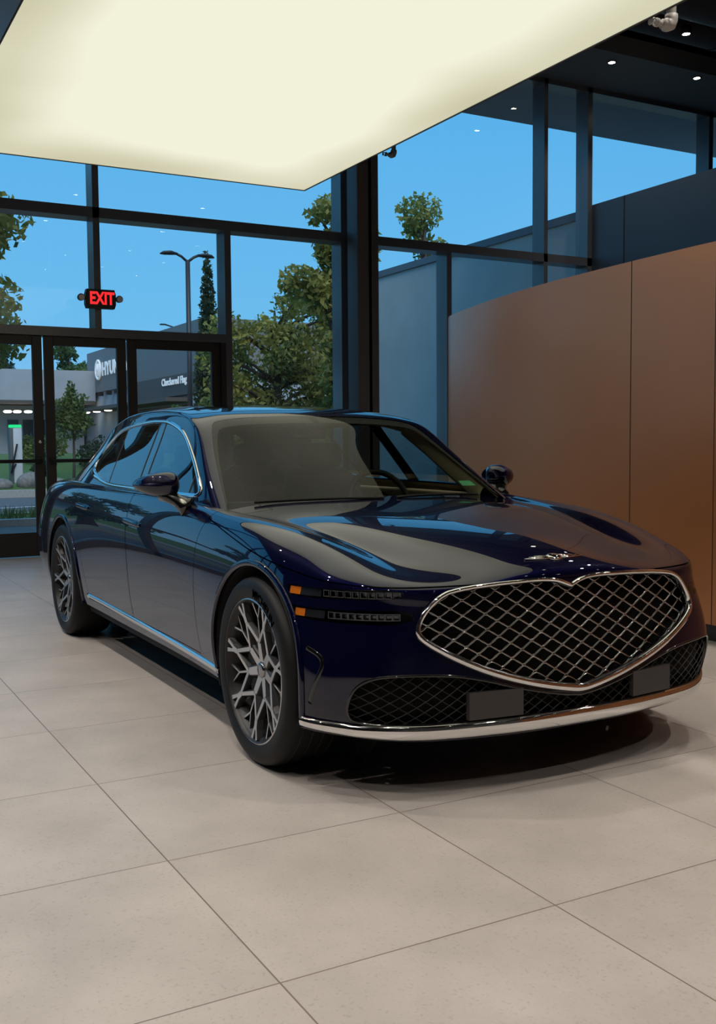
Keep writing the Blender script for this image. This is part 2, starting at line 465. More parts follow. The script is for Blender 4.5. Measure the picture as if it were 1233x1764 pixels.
for f in (f_arch, f_cab, lambda P: f_hood(P)+g, lambda P: f_hood(P)-g, f_du, f_dl, f_grille, f_intake,
          lambda P: f_dF(P)+g, lambda P: f_dF(P)-g, lambda P: f_dR(P)+g, lambda P: f_dR(P)-g,
          lambda P: f_bump(P)+.0015, lambda P: f_bump(P)-.0015, f_tail, lambda P: f_trunk(P)+g, lambda P: f_trunk(P)-g):
    body.cut(f)
def classify(C, Nn):
    n = np.full(len(C), 'body_shell', dtype=object)
    ff = lambda f: f(C)
    b = ff(f_bump); n[b < 0] = 'front_bumper'; n[np.abs(b) < .0015] = ''
    h = ff(f_hood); n[h < 0] = 'hood'; n[np.abs(h) < g] = ''
    t = ff(f_trunk); n[t < 0] = 'trunk_lid'; n[np.abs(t) < g] = ''
    L = C[:, 1] > 0
    for f, nm in ((f_dF, 'door_a'), (f_dR, 'door_b')):
        d = ff(f); n[(d < 0) & L] = nm+'L'; n[(d < 0) & ~L] = nm+'R'; n[np.abs(d) < g] = ''
    for f, nm in ((f_du, 'lamp_u'), (f_dl, 'lamp_l')):
        d = ff(f); n[(d < 0) & L] = nm+'L'; n[(d < 0) & ~L] = nm+'R'
    n[ff(f_tail) < 0] = 'tail_lamp'
    n[ff(f_grille) < 0] = 'grille_open'; n[ff(f_intake) < 0] = 'intake_open'
    n[ff(f_cab) < 0] = ''; n[ff(f_arch) < 0] = ''
    return n
parts = body.split(classify)
def part(key, name, mat, parent=car, **kw):
    d = parts[key]; return mesh_obj(name, d['V'], d['F'], mat, parent, normals=d['N'])
shell_o = part('body_shell', 'body_shell', PAINT)
bumper_o = part('front_bumper', 'front_bumper', PAINT)
hood_o = part('hood', 'hood', PAINT)
trunk_o = part('trunk_lid', 'trunk_lid', PAINT)
DOORS = {}
for k in ('door_aR', 'door_bR', 'door_aL', 'door_bL'): DOORS[k] = part(k, 'door', PAINT)
TAILM = pbr('tail_red', (.25, .01, .01), rough=.1, coat=1.)
part('tail_lamp', 'tail_lamp', TAILM)
# dark inner skin so that the shut lines and openings do not show daylight
keep = {k: v for k, v in parts.items() if k not in ('grille_open', 'intake_open', 'lamp_uL', 'lamp_uR', 'lamp_lL', 'lamp_lR')}
V = []; F = []
for k, d in keep.items():
    b = len(V); V += [np.array(p)-.016*np.array(q) for p, q in zip(d['V'], d['N'])]; F += [tuple(i+b for i in f) for f in d['F']]
mesh_obj('inner_panel', V, F, BLACKMATT, car, smooth=True)

# ---------------------------------------------------------------- surface helpers
def on_side(x, z, off=0., sgn=-1, sh=None):
    p, n = (sh or body).ray((x, 3*sgn, z), (0, -sgn, 0))
    if p is None: return None, None
    if n @ np.array([0, sgn, 0]) < 0: n = -n
    return p+off*n, n
def on_front(y, z, off=0.):
    p, n = body.ray((3, y, z), (-1, 0, 0))
    if p is None: return None, None
    if n[0] < 0: n = -n
    return p+off*n, n
def strip(pts, nrm, w, h, closed=False, dome=True):
    """sweep a low rounded moulding: pts on the surface, nrm outward; w across, h proud"""
    pts = np.array(pts); nrm = np.array(nrm); k = len(pts)
    ww = np.broadcast_to(np.asarray(w, float), (k,)); hh = np.broadcast_to(np.asarray(h, float), (k,))
    prof = [(-.5, -.3), (-.5, .35), (-.36, .85), (0, 1.), (.36, .85), (.5, .35), (.5, -.3)] if dome else [(-.5, -.3), (-.5, 1), (.5, 1), (.5, -.3)]
    V = []; m = len(prof)
    for i in range(k):
        d = pts[(i+1) % k]-pts[i-1] if closed else pts[min(i+1, k-1)]-pts[max(i-1, 0)]
        d /= np.linalg.norm(d)+1e-12
        n = nrm[i]-d*(nrm[i]@d); n /= np.linalg.norm(n)+1e-12
        a = np.cross(d, n)
        for (u, v) in prof: V.append(pts[i]+a*u*ww[i]+n*v*hh[i])
    F = []
    for i in range(k if closed else k-1):
        i2 = (i+1) % k
        for j in range(m-1): F.append((i*m+j, i*m+j+1, i2*m+j+1, i2*m+j))
    if not closed: F += [tuple(range(m)), tuple((k-1)*m+j for j in range(m))[::-1]]
    return V, F
def side_strip(path, w, h, sgn=-1, off=0., closed=False, sh=None, dome=True):
    P = []; NN = []
    for x, z in path:
        p, n = on_side(x, z, off, sgn, sh)
        if p is not None: P.append(p); NN.append(n)
    return strip(P, NN, w, h, closed, dome)

# wheel arch lips (rounded band round every opening) and liners
for cx in (-.010, -3.175):
    for sgn in (-1, 1):
        A = np.radians(np.linspace(-17, 197, 70)); P = []; NN = []
        for a in A:
            x, z = cx+(ARCH_R+.011)*math.cos(a), AZ+(ARCH_R+.011)*math.sin(a)
            p, n = on_side(x, z, .0, sgn)
            if p is not None and z > .235: P.append(p); NN.append(n)
        v, f = strip(P, NN, .027, .009)
        mesh_obj('wheel_arch_trim', v, f, PAINT, car, smooth=True)
        mb = MB(); A = np.radians(np.linspace(-20, 200, 40)); V = []
        for a in A:
            for yy in (.955, .60): V.append((cx+(ARCH_R-.002)*math.cos(a), sgn*(yy-.012 if yy > .9 else yy), AZ+(ARCH_R-.002)*math.sin(a)))
        mb.add(V, [(2*i, 2*i+1, 2*i+3, 2*i+2) for i in range(39)])
        mb.add([(cx+.42*math.cos(a), sgn*.60, AZ+.42*math.sin(a)) for a in np.linspace(0, 6.28, 33)[:-1]], [tuple(range(32))])
        mb.build('wheel_arch_liner', BLACKMATT, car, smooth=False)
# underside
mb = MB(); mb.box((-4.2, -.60, .20), (.62, .60, .24)); mb.box((-2.78, -.88, .205), (-.40, .88, .25)); mb.build('underbody', BLACKMATT, car)
# rocker mouldings
for sgn in (-1, 1):
    P = [(x, np.interp(x, [-2.62, -.36], [.322, .285])) for x in np.linspace(-2.62, -.385, 60)]
    v, f = side_strip(P, .030, .010, sgn); mesh_obj('rocker_moulding', v, f, CHROME, car, smooth=True)

# ---------------------------------------------------------------- grille
gl_p = resample(GR, .014)
outline = [(a, z) for a, z in gl_p]+[(-a, z) for a, z in gl_p[::-1]]
outline = [o for i, o in enumerate(outline) if i == 0 or np.hypot(o[0]-outline[i-1][0], o[1]-outline[i-1][1]) > 1e-4]
if np.hypot(outline[0][0]-outline[-1][0], outline[0][1]-outline[-1][1]) < 1e-4: outline.pop()
P = []; NN = []; WW = []
for a, z in outline:
    p, n = on_front(a, z, .0); P.append(p); NN.append(n)
    WW.append(np.interp(z, [.34, .45, .60, .70], [.030, .028, .020, .016]))
v, f = strip(P, NN, WW, .016, closed=True); grille_frame = mesh_obj('grille_surround', v, f, CHROME, car, smooth=True)
GIN = np.array(outline)
def grille_x(y, z):
    p, n = on_front(y, z); return p[0] if p is not None else .7
def mesh_pattern(name, poly, dx, dz, r, depth, mat, parent=None, skip=None, wav=0.):
    mb = MB(); lo = poly.min(0); hi = poly.max(0); sl = dz/dx
    for sg in (1, -1):
        c0 = lo[1]-sl*hi[0]-.2; c1 = hi[1]+sl*hi[0]+.2
        kk = np.arange(math.floor(c0/(dz)), math.ceil(c1/dz)+1)
        for k in kk:
            c = k*dz+.5*dz
            ys = np.arange(lo[0]-.01, hi[0]+.01, dx/12); zs = c+sg*sl*ys+wav*np.sin(2*np.pi*ys/dx*1.0+(0 if sg > 0 else math.pi))
            ins = polysd(np.c_[ys, zs], poly) < -.002
            run = []
            for y, z, q in zip(ys, zs, ins):
                if q: run.append((grille_x(y, z)-depth+(.004 if sg > 0 else 0), y, z))
                if (not q or y == ys[-1]) and run:
                    if len(run) > 1: mb.tube(run, r, 6)
                    run = []
    return mb.build(name, mat, parent or car, smooth=True)
mb = MB(); CW, CH = .090, .0535     # rounded lozenge cells
for r_ in range(-1, 18):
    for c_ in range(-18, 19):
        y0 = c_*CW+(r_ % 2)*CW/2; z0 = .335+r_*CH/2
        if polysd(np.array([[y0, z0]]), GIN)[0] > .03: continue
        A = np.linspace(0, 2*math.pi, 25)[:-1]; e_ = 2/1.32
        ys = y0+CW*.445*np.sign(np.cos(A))*np.abs(np.cos(A))**e_; zs = z0+CH*.445*np.sign(np.sin(A))*np.abs(np.sin(A))**e_
        ins = polysd(np.c_[ys, zs], GIN) < .004
        pts = [(grille_x(y, z)-.016-(.006 if ins.all() else .0), y, z) for y, z in zip(ys, zs)]
        if ins.all(): mb.tube(pts, .0034, 6, closed=True)
        else:
            st = int(np.argmin(ins)); run = []
            for q in list(range(st, st+24)):
                i = q % 24
                if ins[i]: run.append(pts[i])
                if (not ins[i] or q == st+23) and run:
                    if len(run) > 1: mb.tube(run, .0030, 6)
                    run = []
gm = mb.build('grille_mesh', DARKCHROME, car, smooth=True)
def inset(key, name, depth, mat, parent=car):
    d = parts[key]; mesh_obj(name, [np.array(p)-depth*np.array([1, 0, 0]) for p in d['V']], d['F'], mat, parent, smooth=True)
GRBACK = pbr('grille_back', (.003, .003, .003), rough=.6, noise=.5, nscale=30, spec=.08)
inset('grille_open', 'grille_backing', .055, GRBACK)
inset('intake_open', 'intake_backing', .05, GRBACK)
# reveal walls of the openings
def reveal(poly2, depth, name):
    mb = MB(); k = len(poly2); V = []
    for a, z in poly2:
        x = grille_x(a, z); V += [(x, a, z), (x-depth, a, z)]
    mb.add(V, [(2*i, 2*i+1, 2*((i+1) % k)+1, 2*((i+1) % k)) for i in range(k)]); mb.build(name, BLACKGLOSS, car, smooth=True)
reveal(outline, .056, 'grille_reveal')
ip = resample(IN, .012)
iout = [(a, z) for a, z in ip]+[(-a, z) for a, z in ip[::-1]]
iout = [o for i, o in enumerate(iout) if i == 0 or np.hypot(o[0]-iout[i-1][0], o[1]-iout[i-1][1]) > 1e-4]
if np.hypot(iout[0][0]-iout[-1][0], iout[0][1]-iout[-1][1]) < 1e-4: iout.pop()
reveal(iout, .05, 'intake_reveal')
INPOLY = np.array(iout)
mesh_pattern('intake_mesh', INPOLY, .056, .037, .0018, .014, ALLOYDARK)
P = []; NN = []
for a, z in iout:
    p, n = on_front(a, z); P.append(p); NN.append(n)
v, f = strip(P, NN, .010, .005, closed=True); mesh_obj('intake_surround', v, f, BLACKGLOSS, car, smooth=True)
# two flat sensor covers on the intake mesh
for sy in (-.36, .36):
    mb = MB(); x = grille_x(sy, .325)
    tilt = (grille_x(sy+.05, .325)-grille_x(sy-.05, .325))/.1
    V = []
    w = .105
    for dz in (.277, .371):
        for dy in (-w, w):
            for dd in (.002, -.02): V.append((x+tilt*dy+dd, sy+dy, dz))
    mb.add(V, [(0, 2, 6, 4), (1, 5, 7, 3), (0, 4, 5, 1), (2, 3, 7, 6), (0, 1, 3, 2), (4, 6, 7, 5)])
    mb.build('sensor_cover', SENSOR, car)
# bright lower lip
P = []; NN = []; WW = []
side = [(.395, .935), (.43, .912), (.48, .868), (.56, .80), (.63, .70), (.68, .56), (.715, .40), (.735, .2), (.742, 0)]
ys = np.r_[np.linspace(-.93, -.86, 10), np.linspace(-.85, .85, 110), np.linspace(.86, .93, 10)]
for y in ys:
    z = np.interp(abs(y), [0, .3, .6, .8, .93], [.240, .240, .243, .248, .262])
    p, n = on_front(y, z)
    if p is None or p[0] < .36: continue
    n = n.copy(); n[2] = max(n[2], -.15)
    P.append(p); NN.append(n); WW.append(np.interp(abs(y), [0, .7, .93], [.062, .056, .036]))
v, f = strip(P, NN, WW, .020); mesh_obj('bumper_lip_trim', v, f, CHROME, car, smooth=True)
# bent dark slit beside each front wheel
for sgn in (-1, 1):
    path = smooth_poly([(.41, .520), (.47, .500), (.487, .470), (.47, .42), (.44, .33)], 2, closed=False)
    v, f = side_strip(resample(path, .01), .016, .0022, sgn); mesh_obj('air_slit', v, f, BLACKGLOSS, car, smooth=True)
# winged badge on the hood
def hood_pt(x, y, off=0.):
    p, n = body.ray((x, y, 3), (0, 0, -1)); return p+off*n
mb = MB()
for sg in (-1, 1):
    for q, (y0, y1, xo, wd) in enumerate([(.03, .135, .010, .007), (.03, .112, .000, .006), (.03, .085, -.009, .005)]):
        pts = [hood_pt(.618+xo-.010*((t-.03)/.1)**2, sg*t, .003) for t in np.linspace(y0, y1, 8)]
        mb.tube(pts, [wd*.85*(1-.55*i/7) for i in range(8)], 6)
V = []; 
for rr, oo in ((1., .0), (1., .006), (.72, .009), (.0, .009)):
    for j in range(16):
        t = 2*math.pi*j/16; yy = .036*rr*math.cos(t)*(1-.25*max(0, -math.sin(t))); xx = .618+.022*rr*math.sin(t)
        V.append(hood_pt(xx, yy, oo))
F = [(i*16+j, i*16+(j+1) % 16, (i+1)*16+(j+1) % 16, (i+1)*16+j) for i in range(3) for j in range(16)]
mb.add(V, F); mb.build('hood_badge', CHROME, car, smooth=True)

# ---------------------------------------------------------------- head lamps
for key, sgn in (('lamp_uR', -1), ('lamp_uL', 1), ('lamp_lR', -1), ('lamp_lL', 1)):
    up = '_u' in key
    d = parts[key]
    h = mesh_obj('headlamp', [np.array(p)-.035*np.array(q) for p, q in zip(d['V'], d['N'])], d['F'], LAMPDARK, car, smooth=True)
    mesh_obj('lens', d['V'], d['F'], LAMPLENS, h, normals=d['N'])
    zc = .709 if up else .637
    def at_phi(ph, z, off):
        a = math.radians(ph); o = np.array([-.2, 0, z]); dd = np.array([math.cos(a), sgn*math.sin(a), 0])
        p, n = body.ray(o+3*dd, -dd)
        if n@dd < 0: n = -n
        return p+off*n, n
    # row of small square reflector modules
    for ph in np.linspace(39.5, 53.5 if up else 52, 10):
        p, n = at_phi(ph, zc, -.018); t = np.cross([0, 0, 1], n); t /= np.linalg.norm(t)
        mb = MB(); V = []
        for (s, e) in ((1., .012), (1., -.012), (.75, .012), (.6, -.008)):
            V += [p+t*(.013*s*a)+np.array([0, 0, .012*s*b])+n*e for a, b in ((-1, -1), (1, -1), (1, 1), (-1, 1))]
        Fm = []
        for (i, j) in ((1, 0), (0, 2), (2, 3)): Fm += [(i*4+q, i*4+(q+1) % 4, j*4+(q+1) % 4, j*4+q) for q in range(4)]
        Fm.append((12, 13, 14, 15)); mb.add(V, Fm); mb.build('lamp_module', MODULE, h)
    # clear white guide and amber marker at the outer end
    for (a0, a1, nm, mt) in ((54.8 if up else 53.5, 60.0 if up else 58.0, 'light_guide', ALLOYDARK), (60.2 if up else 58.2, 63.2 if up else 60.8, 'amber_marker', AMBER)):
        G = []
        for ph in np.linspace(a0, a1, 8):
            for zz in (-.013, .013):
                p, n = at_phi(ph, zc+zz, -.008); G.append(p)
        mesh_obj(nm, G, [(2*i, 2*i+1, 2*i+3, 2*i+2) for i in range(7)], mt, h, smooth=True)

# ---------------------------------------------------------------- door handles
for key, x0, x1, z0, z1 in (('door_a', -1.78, -1.48, .836, .824), ('door_b', -2.80, -2.52, .866, .858)):
    for sd, sgn in (('R', -1), ('L', 1)):
        P = []; NN = []; W_ = []; H_ = []
        for i, t in enumerate(np.linspace(0, 1, 24)):
            p, n = on_side(x0+(x1-x0)*t, z0+(z1-z0)*t, 0., sgn); P.append(p); NN.append(n)
            e = min(1, 5*t, 5*(1-t)); W_.append(.016+.016*math.sqrt(e)); H_.append(.006+.014*math.sqrt(e))
        v, f = strip(P, NN, W_, H_); mesh_obj('door_handle', v, f, PAINT, DOORS[key+sd], smooth=True)
# ---------------------------------------------------------------- greenhouse
WS = [
 [(-.655,0,.935),(-.665,.2,.935),(-.695,.42,.935),(-.735,.62,.935),(-.80,.790,.935)],
 [(-.915,0,1.098),(-.923,.19,1.097),(-.945,.40,1.093),(-.980,.58,1.085),(-1.015,.744,1.075)],
 [(-1.185,0,1.252),(-1.19,.185,1.251),(-1.20,.38,1.246),(-1.215,.55,1.234),(-1.225,.693,1.217)],
 [(-1.465,0,1.390),(-1.462,.18,1.388),(-1.45,.36,1.382),(-1.435,.52,1.370),(-1.42,.644,1.340)],
]
ROOF = [WS[3],
 [(-1.80,0,1.440),(-1.80,.18,1.438),(-1.79,.36,1.432),(-1.78,.52,1.418),(-1.76,.630,1.387)],
 [(-2.20,0,1.466),(-2.20,.18,1.464),(-2.20,.36,1.457),(-2.20,.51,1.440),(-2.18,.618,1.402)],
 [(-2.65,0,1.468),(-2.65,.18,1.466),(-2.65,.36,1.458),(-2.65,.51,1.438),(-2.62,.615,1.397)],
 [(-3.05,0,1.440),(-3.05,.18,1.438),(-3.05,.35,1.428),(-3.03,.50,1.404),(-3.02,.605,1.358)],
 [(-3.42,0,1.375),(-3.42,.18,1.373),(-3.41,.34,1.362),(-3.39,.48,1.335),(-3.37,.588,1.285)],
]
RG2 = [ROOF[5],
 [(-3.68,0,1.275),(-3.68,.18,1.273),(-3.67,.35,1.262),(-3.64,.49,1.235),(-3.60,.602,1.190)],
 [(-3.94,0,1.150),(-3.94,.19,1.148),(-3.93,.37,1.138),(-3.90,.52,1.115),(-3.85,.635,1.075)],
 [(-4.18,0,.985),(-4.18,.2,.985),(-4.16,.40,.98),(-4.12,.56,.97),(-4.08,.68,.95)],
]
BELT = [WS[0][4], (-1.32,.862,.955), (-1.95,.874,.960), (-2.60,.874,.965), (-3.20,.850,.968), RG2[3][4]]
SGm = np.zeros((6, 4, 3)); WSa = np.array(WS); ROa = np.array(ROOF); RGa = np.array(RG2); BE = np.array(BELT)
for r in range(6):
    u = r/5.
    for m in range(4):
        w = m/3.
        L = WSa[m, 4]; Rr = RGa[3-m, 4]; Bm = BE[r]; Tp = ROa[r, 4]
        uu = (BE[r, 0]-BE[0, 0])/(BE[5, 0]-BE[0, 0])*(1-w)+(ROa[r, 4, 0]-ROa[0, 4, 0])/(ROa[5, 4, 0]-ROa[0, 4, 0])*w
        c = (1-uu)*L+uu*Rr+(1-w)*Bm+w*Tp-((1-uu)*(1-w)*BE[0]+uu*(1-w)*BE[5]+(1-uu)*w*ROa[0, 4]+uu*w*ROa[5, 4])
        if 0 < r < 5 and 0 < m < 3: c = c+np.array([0, .006, 0])
        SGm[r, m] = c
cg = Cage()
cg.grid(WSa, flip=False); cg.grid(ROa, flip=False); cg.grid(RGa, flip=False); cg.grid(SGm, flip=True)
GV, GF = cg.mirrored(); gfit = fit_cage(GV, GF)
gc = crease_on(cg, GV, [WS[m][4] for m in range(4)], .35)+crease_on(cg, GV, [ROOF[r][4] for r in range(6)], .45)+crease_on(cg, GV, [ROOF[0][j] for j in range(5)], .12)
gco, gFF, gno = subdivided(gfit, GF, 4, gc)
# make normals outward
cen = np.array([-2.3, 0, 1.0])
if np.mean(np.sum((gco-cen)*gno, axis=1)) < 0: gFF = [f[::-1] for f in gFF]; gno = -gno
house = Shell(gco, gFF, gno)
WSP = smooth_poly([(0, .88), (.785, .88), (.760, .955), (.706, 1.10), (.655, 1.225), (.606, 1.325), (.56, 1.350), (.42, 1.367), (.22, 1.376), (0, 1.378)], 1, closed=False)
RWP = smooth_poly([(0, .95), (.60, .95), (.56, 1.10), (.51, 1.22), (.46, 1.31), (.25, 1.345), (0, 1.352)], 1, closed=False)
def f_az(Q, front):
    q = np.vstack([Q, [(-.4, Q[-1][1]), (-.4, Q[0][1])]])
    def f(P):
        d = polysd(np.c_[ax_(P), P[:, 2]], q); ok = (P[:, 0] > -1.75) if front else (P[:, 0] < -3.1)
        return np.where(ok, d, np.maximum(d, .6))
    return f
DLO = smooth_poly([(-.960, .996), (-1.16, .999), (-1.96, 1.005), (-2.35, 1.008), (-2.55, 1.022), (-2.74, 1.052), (-2.90, 1.088), (-2.945, 1.14), (-2.915, 1.215), (-2.80, 1.295), (-2.62, 1.328), (-2.2, 1.352), (-1.95, 1.349), (-1.80, 1.340), (-1.60, 1.306), (-1.46, 1.268), (-1.26, 1.175), (-1.11, 1.093), (-1.0, 1.024)], 2)
def f_side(Q, amin=.45):
    def f(P): return np.maximum(polysd(P[:, [0, 2]], Q), amin-ax_(P))
    return f
def line(p, q):
    p, q = np.array(p), np.array(q); e = (q-p)/np.linalg.norm(q-p); n = np.array([-e[1], e[0]])
    return lambda P: (P[:, [0, 2]]-p)@n      # negative to the right (+x side when the line runs upward)
f_ws, f_rw, f_dlo = f_az(WSP, True), f_az(RWP, False), f_side(DLO)
bF = line((-1.70, 1.0), (-1.868, 1.36)); bR = line((-1.815, 1.0), (-1.985, 1.36))
dF = line((-2.38, 1.0), (-2.596, 1.338)); dR = line((-2.40, 1.0), (-2.616, 1.338)); sail = line((-1.07, .9), (-1.13, 1.36))
SUN = smooth_poly([(-1.60, -.4), (-1.60, .43), (-1.63, .47), (-2.9, .47), (-2.98, .44), (-2.98, -.4)], 1)
def f_sun(P):
    d = polysd(np.c_[P[:, 0], ax_(P)], SUN); return np.where(P[:, 2] > 1.36, d, np.maximum(d, .3))
def lim(fn):
    return lambda P: np.where((ax_(P) > .45) & (P[:, 2] < 1.40), fn(P), 1.)
for f in (f_ws, f_rw, f_dlo, lim(bF), lim(bR), lim(dF), lim(dR), lim(sail), f_sun): house.cut(f)
def cls2(C, Nn):
    n = np.full(len(C), 'roof', dtype=object); L = C[:, 1] > 0; sd = np.where(L, 'L', 'R')
    n[f_sun(C) < 0] = 'sunroof'
    n[f_ws(C) < 0] = 'windscreen'; n[f_rw(C) < 0] = 'rear'
    d = f_dlo(C) < 0
    seg = np.where(sail(C) < 0, 'sail', np.where(bF(C) < 0, 'gF', np.where(bR(C) < 0, 'bp', np.where(dF(C) < 0, 'gR', np.where(dR(C) < 0, 'dv', 'gQ')))))
    for i in np.nonzero(d)[0]: n[i] = seg[i]+sd[i]
    return n
gp = house.split(cls2)
def gpart(key, name, mat, parent=car):
    d = gp[key]; return mesh_obj(name, d['V'], d['F'], mat, parent, normals=d['N'])
gpart('roof', 'roof', PAINT)
gpart('sunroof', 'sunroof', BLACKGLOSS)
gpart('rear', 'rear_window', SIDEGLASS)
wso = gpart('windscreen', 'windscreen', CARGLASS)
for sd in 'RL':
    gpart('gF'+sd, 'side_window', SIDEGLASS); gpart('gR'+sd, 'side_window', SIDEGLASS); gpart('gQ'+sd, 'quarter_window', SIDEGLASS)
    gpart('sail'+sd, 'mirror_sail', BLACKGLOSS); gpart('bp'+sd, 'pillar_cover', BLACKGLOSS); gpart('dv'+sd, 'window_divider', BLACKMATT)
for sgn in (-1, 1):
    for (p, q) in (((-1.70, 1.003), (-1.866, 1.352)), ((-1.815, 1.003), (-1.983, 1.352)), ((-1.078, 1.003), (-1.098, 1.085))):
        P = [(p[0]+(q[0]-p[0])*t, p[1]+(q[1]-p[1])*t) for t in np.linspace(0, 1, 24)]
        v, f = side_strip(P, .011, .003, sgn, sh=house); mesh_obj('window_seal', v, f, BLACKMATT, car, smooth=True)
# pale inner lining of roof and pillars
V = []; F = []
for k in ('roof', 'sunroof'):
    d = gp[k]; b = len(V); V += [np.array(p)-.022*np.array(q) for p, q in zip(d['V'], d['N'])]; F += [tuple(i+b for i in f)[::-1] for f in d['F']]
mesh_obj('headlining', V, F, HEADLINER, car, smooth=True)
# black printed border just inside the windscreen edge
def house_front(a, z, off):
    for k in range(60):
        p, n = house.ray((3, a, max(z, .945)), (-1, 0, 0))
        if p is not None and p[0] > -1.9: break
        a *= .985; z -= .004
    if n[0] < 0: n = -n
    return p+off*n
wq = resample(WSP, .03); wq = wq[wq[:, 1] > .90]
full = [tuple(q) for q in wq]+[(-a, z) for a, z in wq[::-1]]
cW = np.array([0, 1.16]); V = []
for a, z in full:
    dv = np.array([a, z])-cW; s = 1-np.array([.055, .085])/np.maximum(np.abs(np.array([.72, .22])), .01)*.42
    q = cW+dv*s
    V += [house_front(a*.998, z, -.004), house_front(q[0], max(q[1], .965 if z < 1.0 else 0), -.004)]
mesh_obj('windscreen_border', V, [(2*i, 2*i+1, 2*i+3, 2*i+2) for i in range(len(full)-1)], BLACKMATT, wso, smooth=True)
# chrome round the side windows
dl = resample(DLO, .012, closed=True)
cD = dl.mean(0)
for sgn in (-1, 1):
    P = []; NN = []; WW = []
    for i, (x, z) in enumerate(dl):
        t = dl[(i+1) % len(dl)]-dl[i-1]; t /= np.linalg.norm(t); o = np.array([t[1], -t[0]])
        if polysd(np.array([[x, z]])+.01*o, DLO)[0] < 0: o = -o
        wv = .022
        if z < 1.06: wv = .024
        if x < -2.5 and z < 1.22: wv = .024+.02*max(0, 1-abs(x+2.86)/.22)
        q = np.array([x, z])+o*wv*.42
        p, n = on_side(q[0], q[1], 0, sgn, house); P.append(p); NN.append(n); WW.append(wv)
    v, f = strip(P, NN, WW, .008, closed=True); mesh_obj('window_chrome', v, f, CHROME, car, smooth=True)
    # pale trim on the inside of the windscreen pillar
    pts = []; nn = []
    for t in np.linspace(.06, .98, 20):
        q = np.array([np.interp(t, np.linspace(0, 1, 4), WSa[:, 4, k]) for k in range(3)])
        pts.append((q[0]-.055, sgn*(q[1]-.040), q[2]-.012)); nn.append((0., -sgn*1., 0.))
    v, f = strip(pts, nn, .095, .012); mesh_obj('pillar_trim', v, f, HEADLINER, car, smooth=True)
# roof ditch seam lines are left to the cut; wipers lie at the foot of the windscreen
for (y0, y1, z0, z1) in ((-.62, .02, .952, .955), (.62, .10, .952, .957)):
    mb = MB(); pts = [house_front(y0+(y1-y0)*t, z0+(z1-z0)*t+.006*math.sin(3.14*t), .012) for t in np.linspace(0, 1, 14)]
    mb.tube(pts, .007, 6); mb.build('wiper', BLACKMATT, car, smooth=True)
# inspection sticker in the corner of the windscreen
V = []; F = []
for j, (y0, y1, z0, z1) in enumerate([(.60, .68, 1.01, 1.035)]):
    V += [house_front(a, z, -.008) for a, z in ((y0, z0), (y1, z0), (y1-.012, z1), (y0, z1))]; F.append((0, 1, 2, 3))
mesh_obj('inspection_sticker', V, F, STICKER, wso)

# ---------------------------------------------------------------- door mirrors
def mirror(sgn):
    nu, nv = 40, 24; V = []
    sp = lambda w, e: math.copysign(abs(w)**e, w)
    for i in range(nv+1):
        ph = -math.pi/2+math.pi*i/nv
        for j in range(nu):
            th = 2*math.pi*j/nu
            X = sp(math.cos(ph), .75)*sp(math.cos(th), .8); Y = sp(math.cos(ph), .75)*sp(math.sin(th), .8); Z = sp(math.sin(ph), .8)
            if X < -.35: X = -.35-(X+.35)*-.05
            t = (Y+1)/2            # 0 inner, 1 outer
            z = Z*.066*(1.06-.42*t**1.6); x = X*.115*(1-.25*t)-.085*t*t; y = Y*.092
            z += -.012*t if Z > 0 else .004*t
            V.append((-1.03+x, sgn*(.985+y), 1.046+z))
    F = [(i*nu+j, i*nu+(j+1) % nu, (i+1)*nu+(j+1) % nu, (i+1)*nu+j) for i in range(nv) for j in range(nu)]
    m = mesh_obj('door_mirror', V, F, PAINT, car, smooth=True)
    # mirror glass
    mb = MB(); mb.disc((-1.12, sgn*.99, 1.046), .075, (-1, sgn*.25, 0), 24, ry=.045); mb.build('mirror_glass', CHROME, m)
    # dark foot reaching the door
    mb = MB(); P = [(-1.02, sgn*.965, 1.005), (-.985, sgn*.94, .988), (-.95, sgn*.915, .968), (-.92, sgn*.895, .948), (-.91, sgn*.88, .938)]
    mb.tube(P, [.040, .032, .030, .040, .055], 12); mb.build('mirror_foot', BLACKGLOSS, m, smooth=True)
mirror(-1); mirror(1)

# ---------------------------------------------------------------- cabin
cab = MB(); cab.box((-3.9, -.84, .30), (-.75, .84, .36)); cab.build('cabin_floor', BLACKMATT, car)
mb = MB(); sec = [(-.70, .90), (-.85, .935), (-1.05, .95), (-1.17, .93), (-1.21, .86), (-1.16, .66), (-1.0, .50)]
V = []; ys = np.linspace(-.80, .80, 9)
for y in ys:
    for x, z in sec: V.append((x-.06*(1-(y/.8)**2)*0+.10*(abs(y)/.8)**2*0, y, z))
m_ = len(sec)
mb.add(V, [(i*m_+j, i*m_+j+1, (i+1)*m_+j+1, (i+1)*m_+j) for i in range(8) for j in range(m_-1)])
mb.build('dashboard', DASH, car, smooth=True)
mb = MB(); mb.box((-1.225, -.15, .80), (-1.20, .62, .925), bev=.008); mb.build('display_panel', SCREEN, car, autosmooth=40)
for sgn in (-1, 1):
    mb = MB(); mb.box((-3.7, sgn*.80-.03, .35), (-.95, sgn*.80+.03, .955), bev=.02); mb.build('door_card', TANTRIM, car, autosmooth=40)
mb = MB(); mb.box((-2.2, -.12, .35), (-1.2, .12, .70), bev=.03); mb.build('centre_console', DASH, car, autosmooth=40)
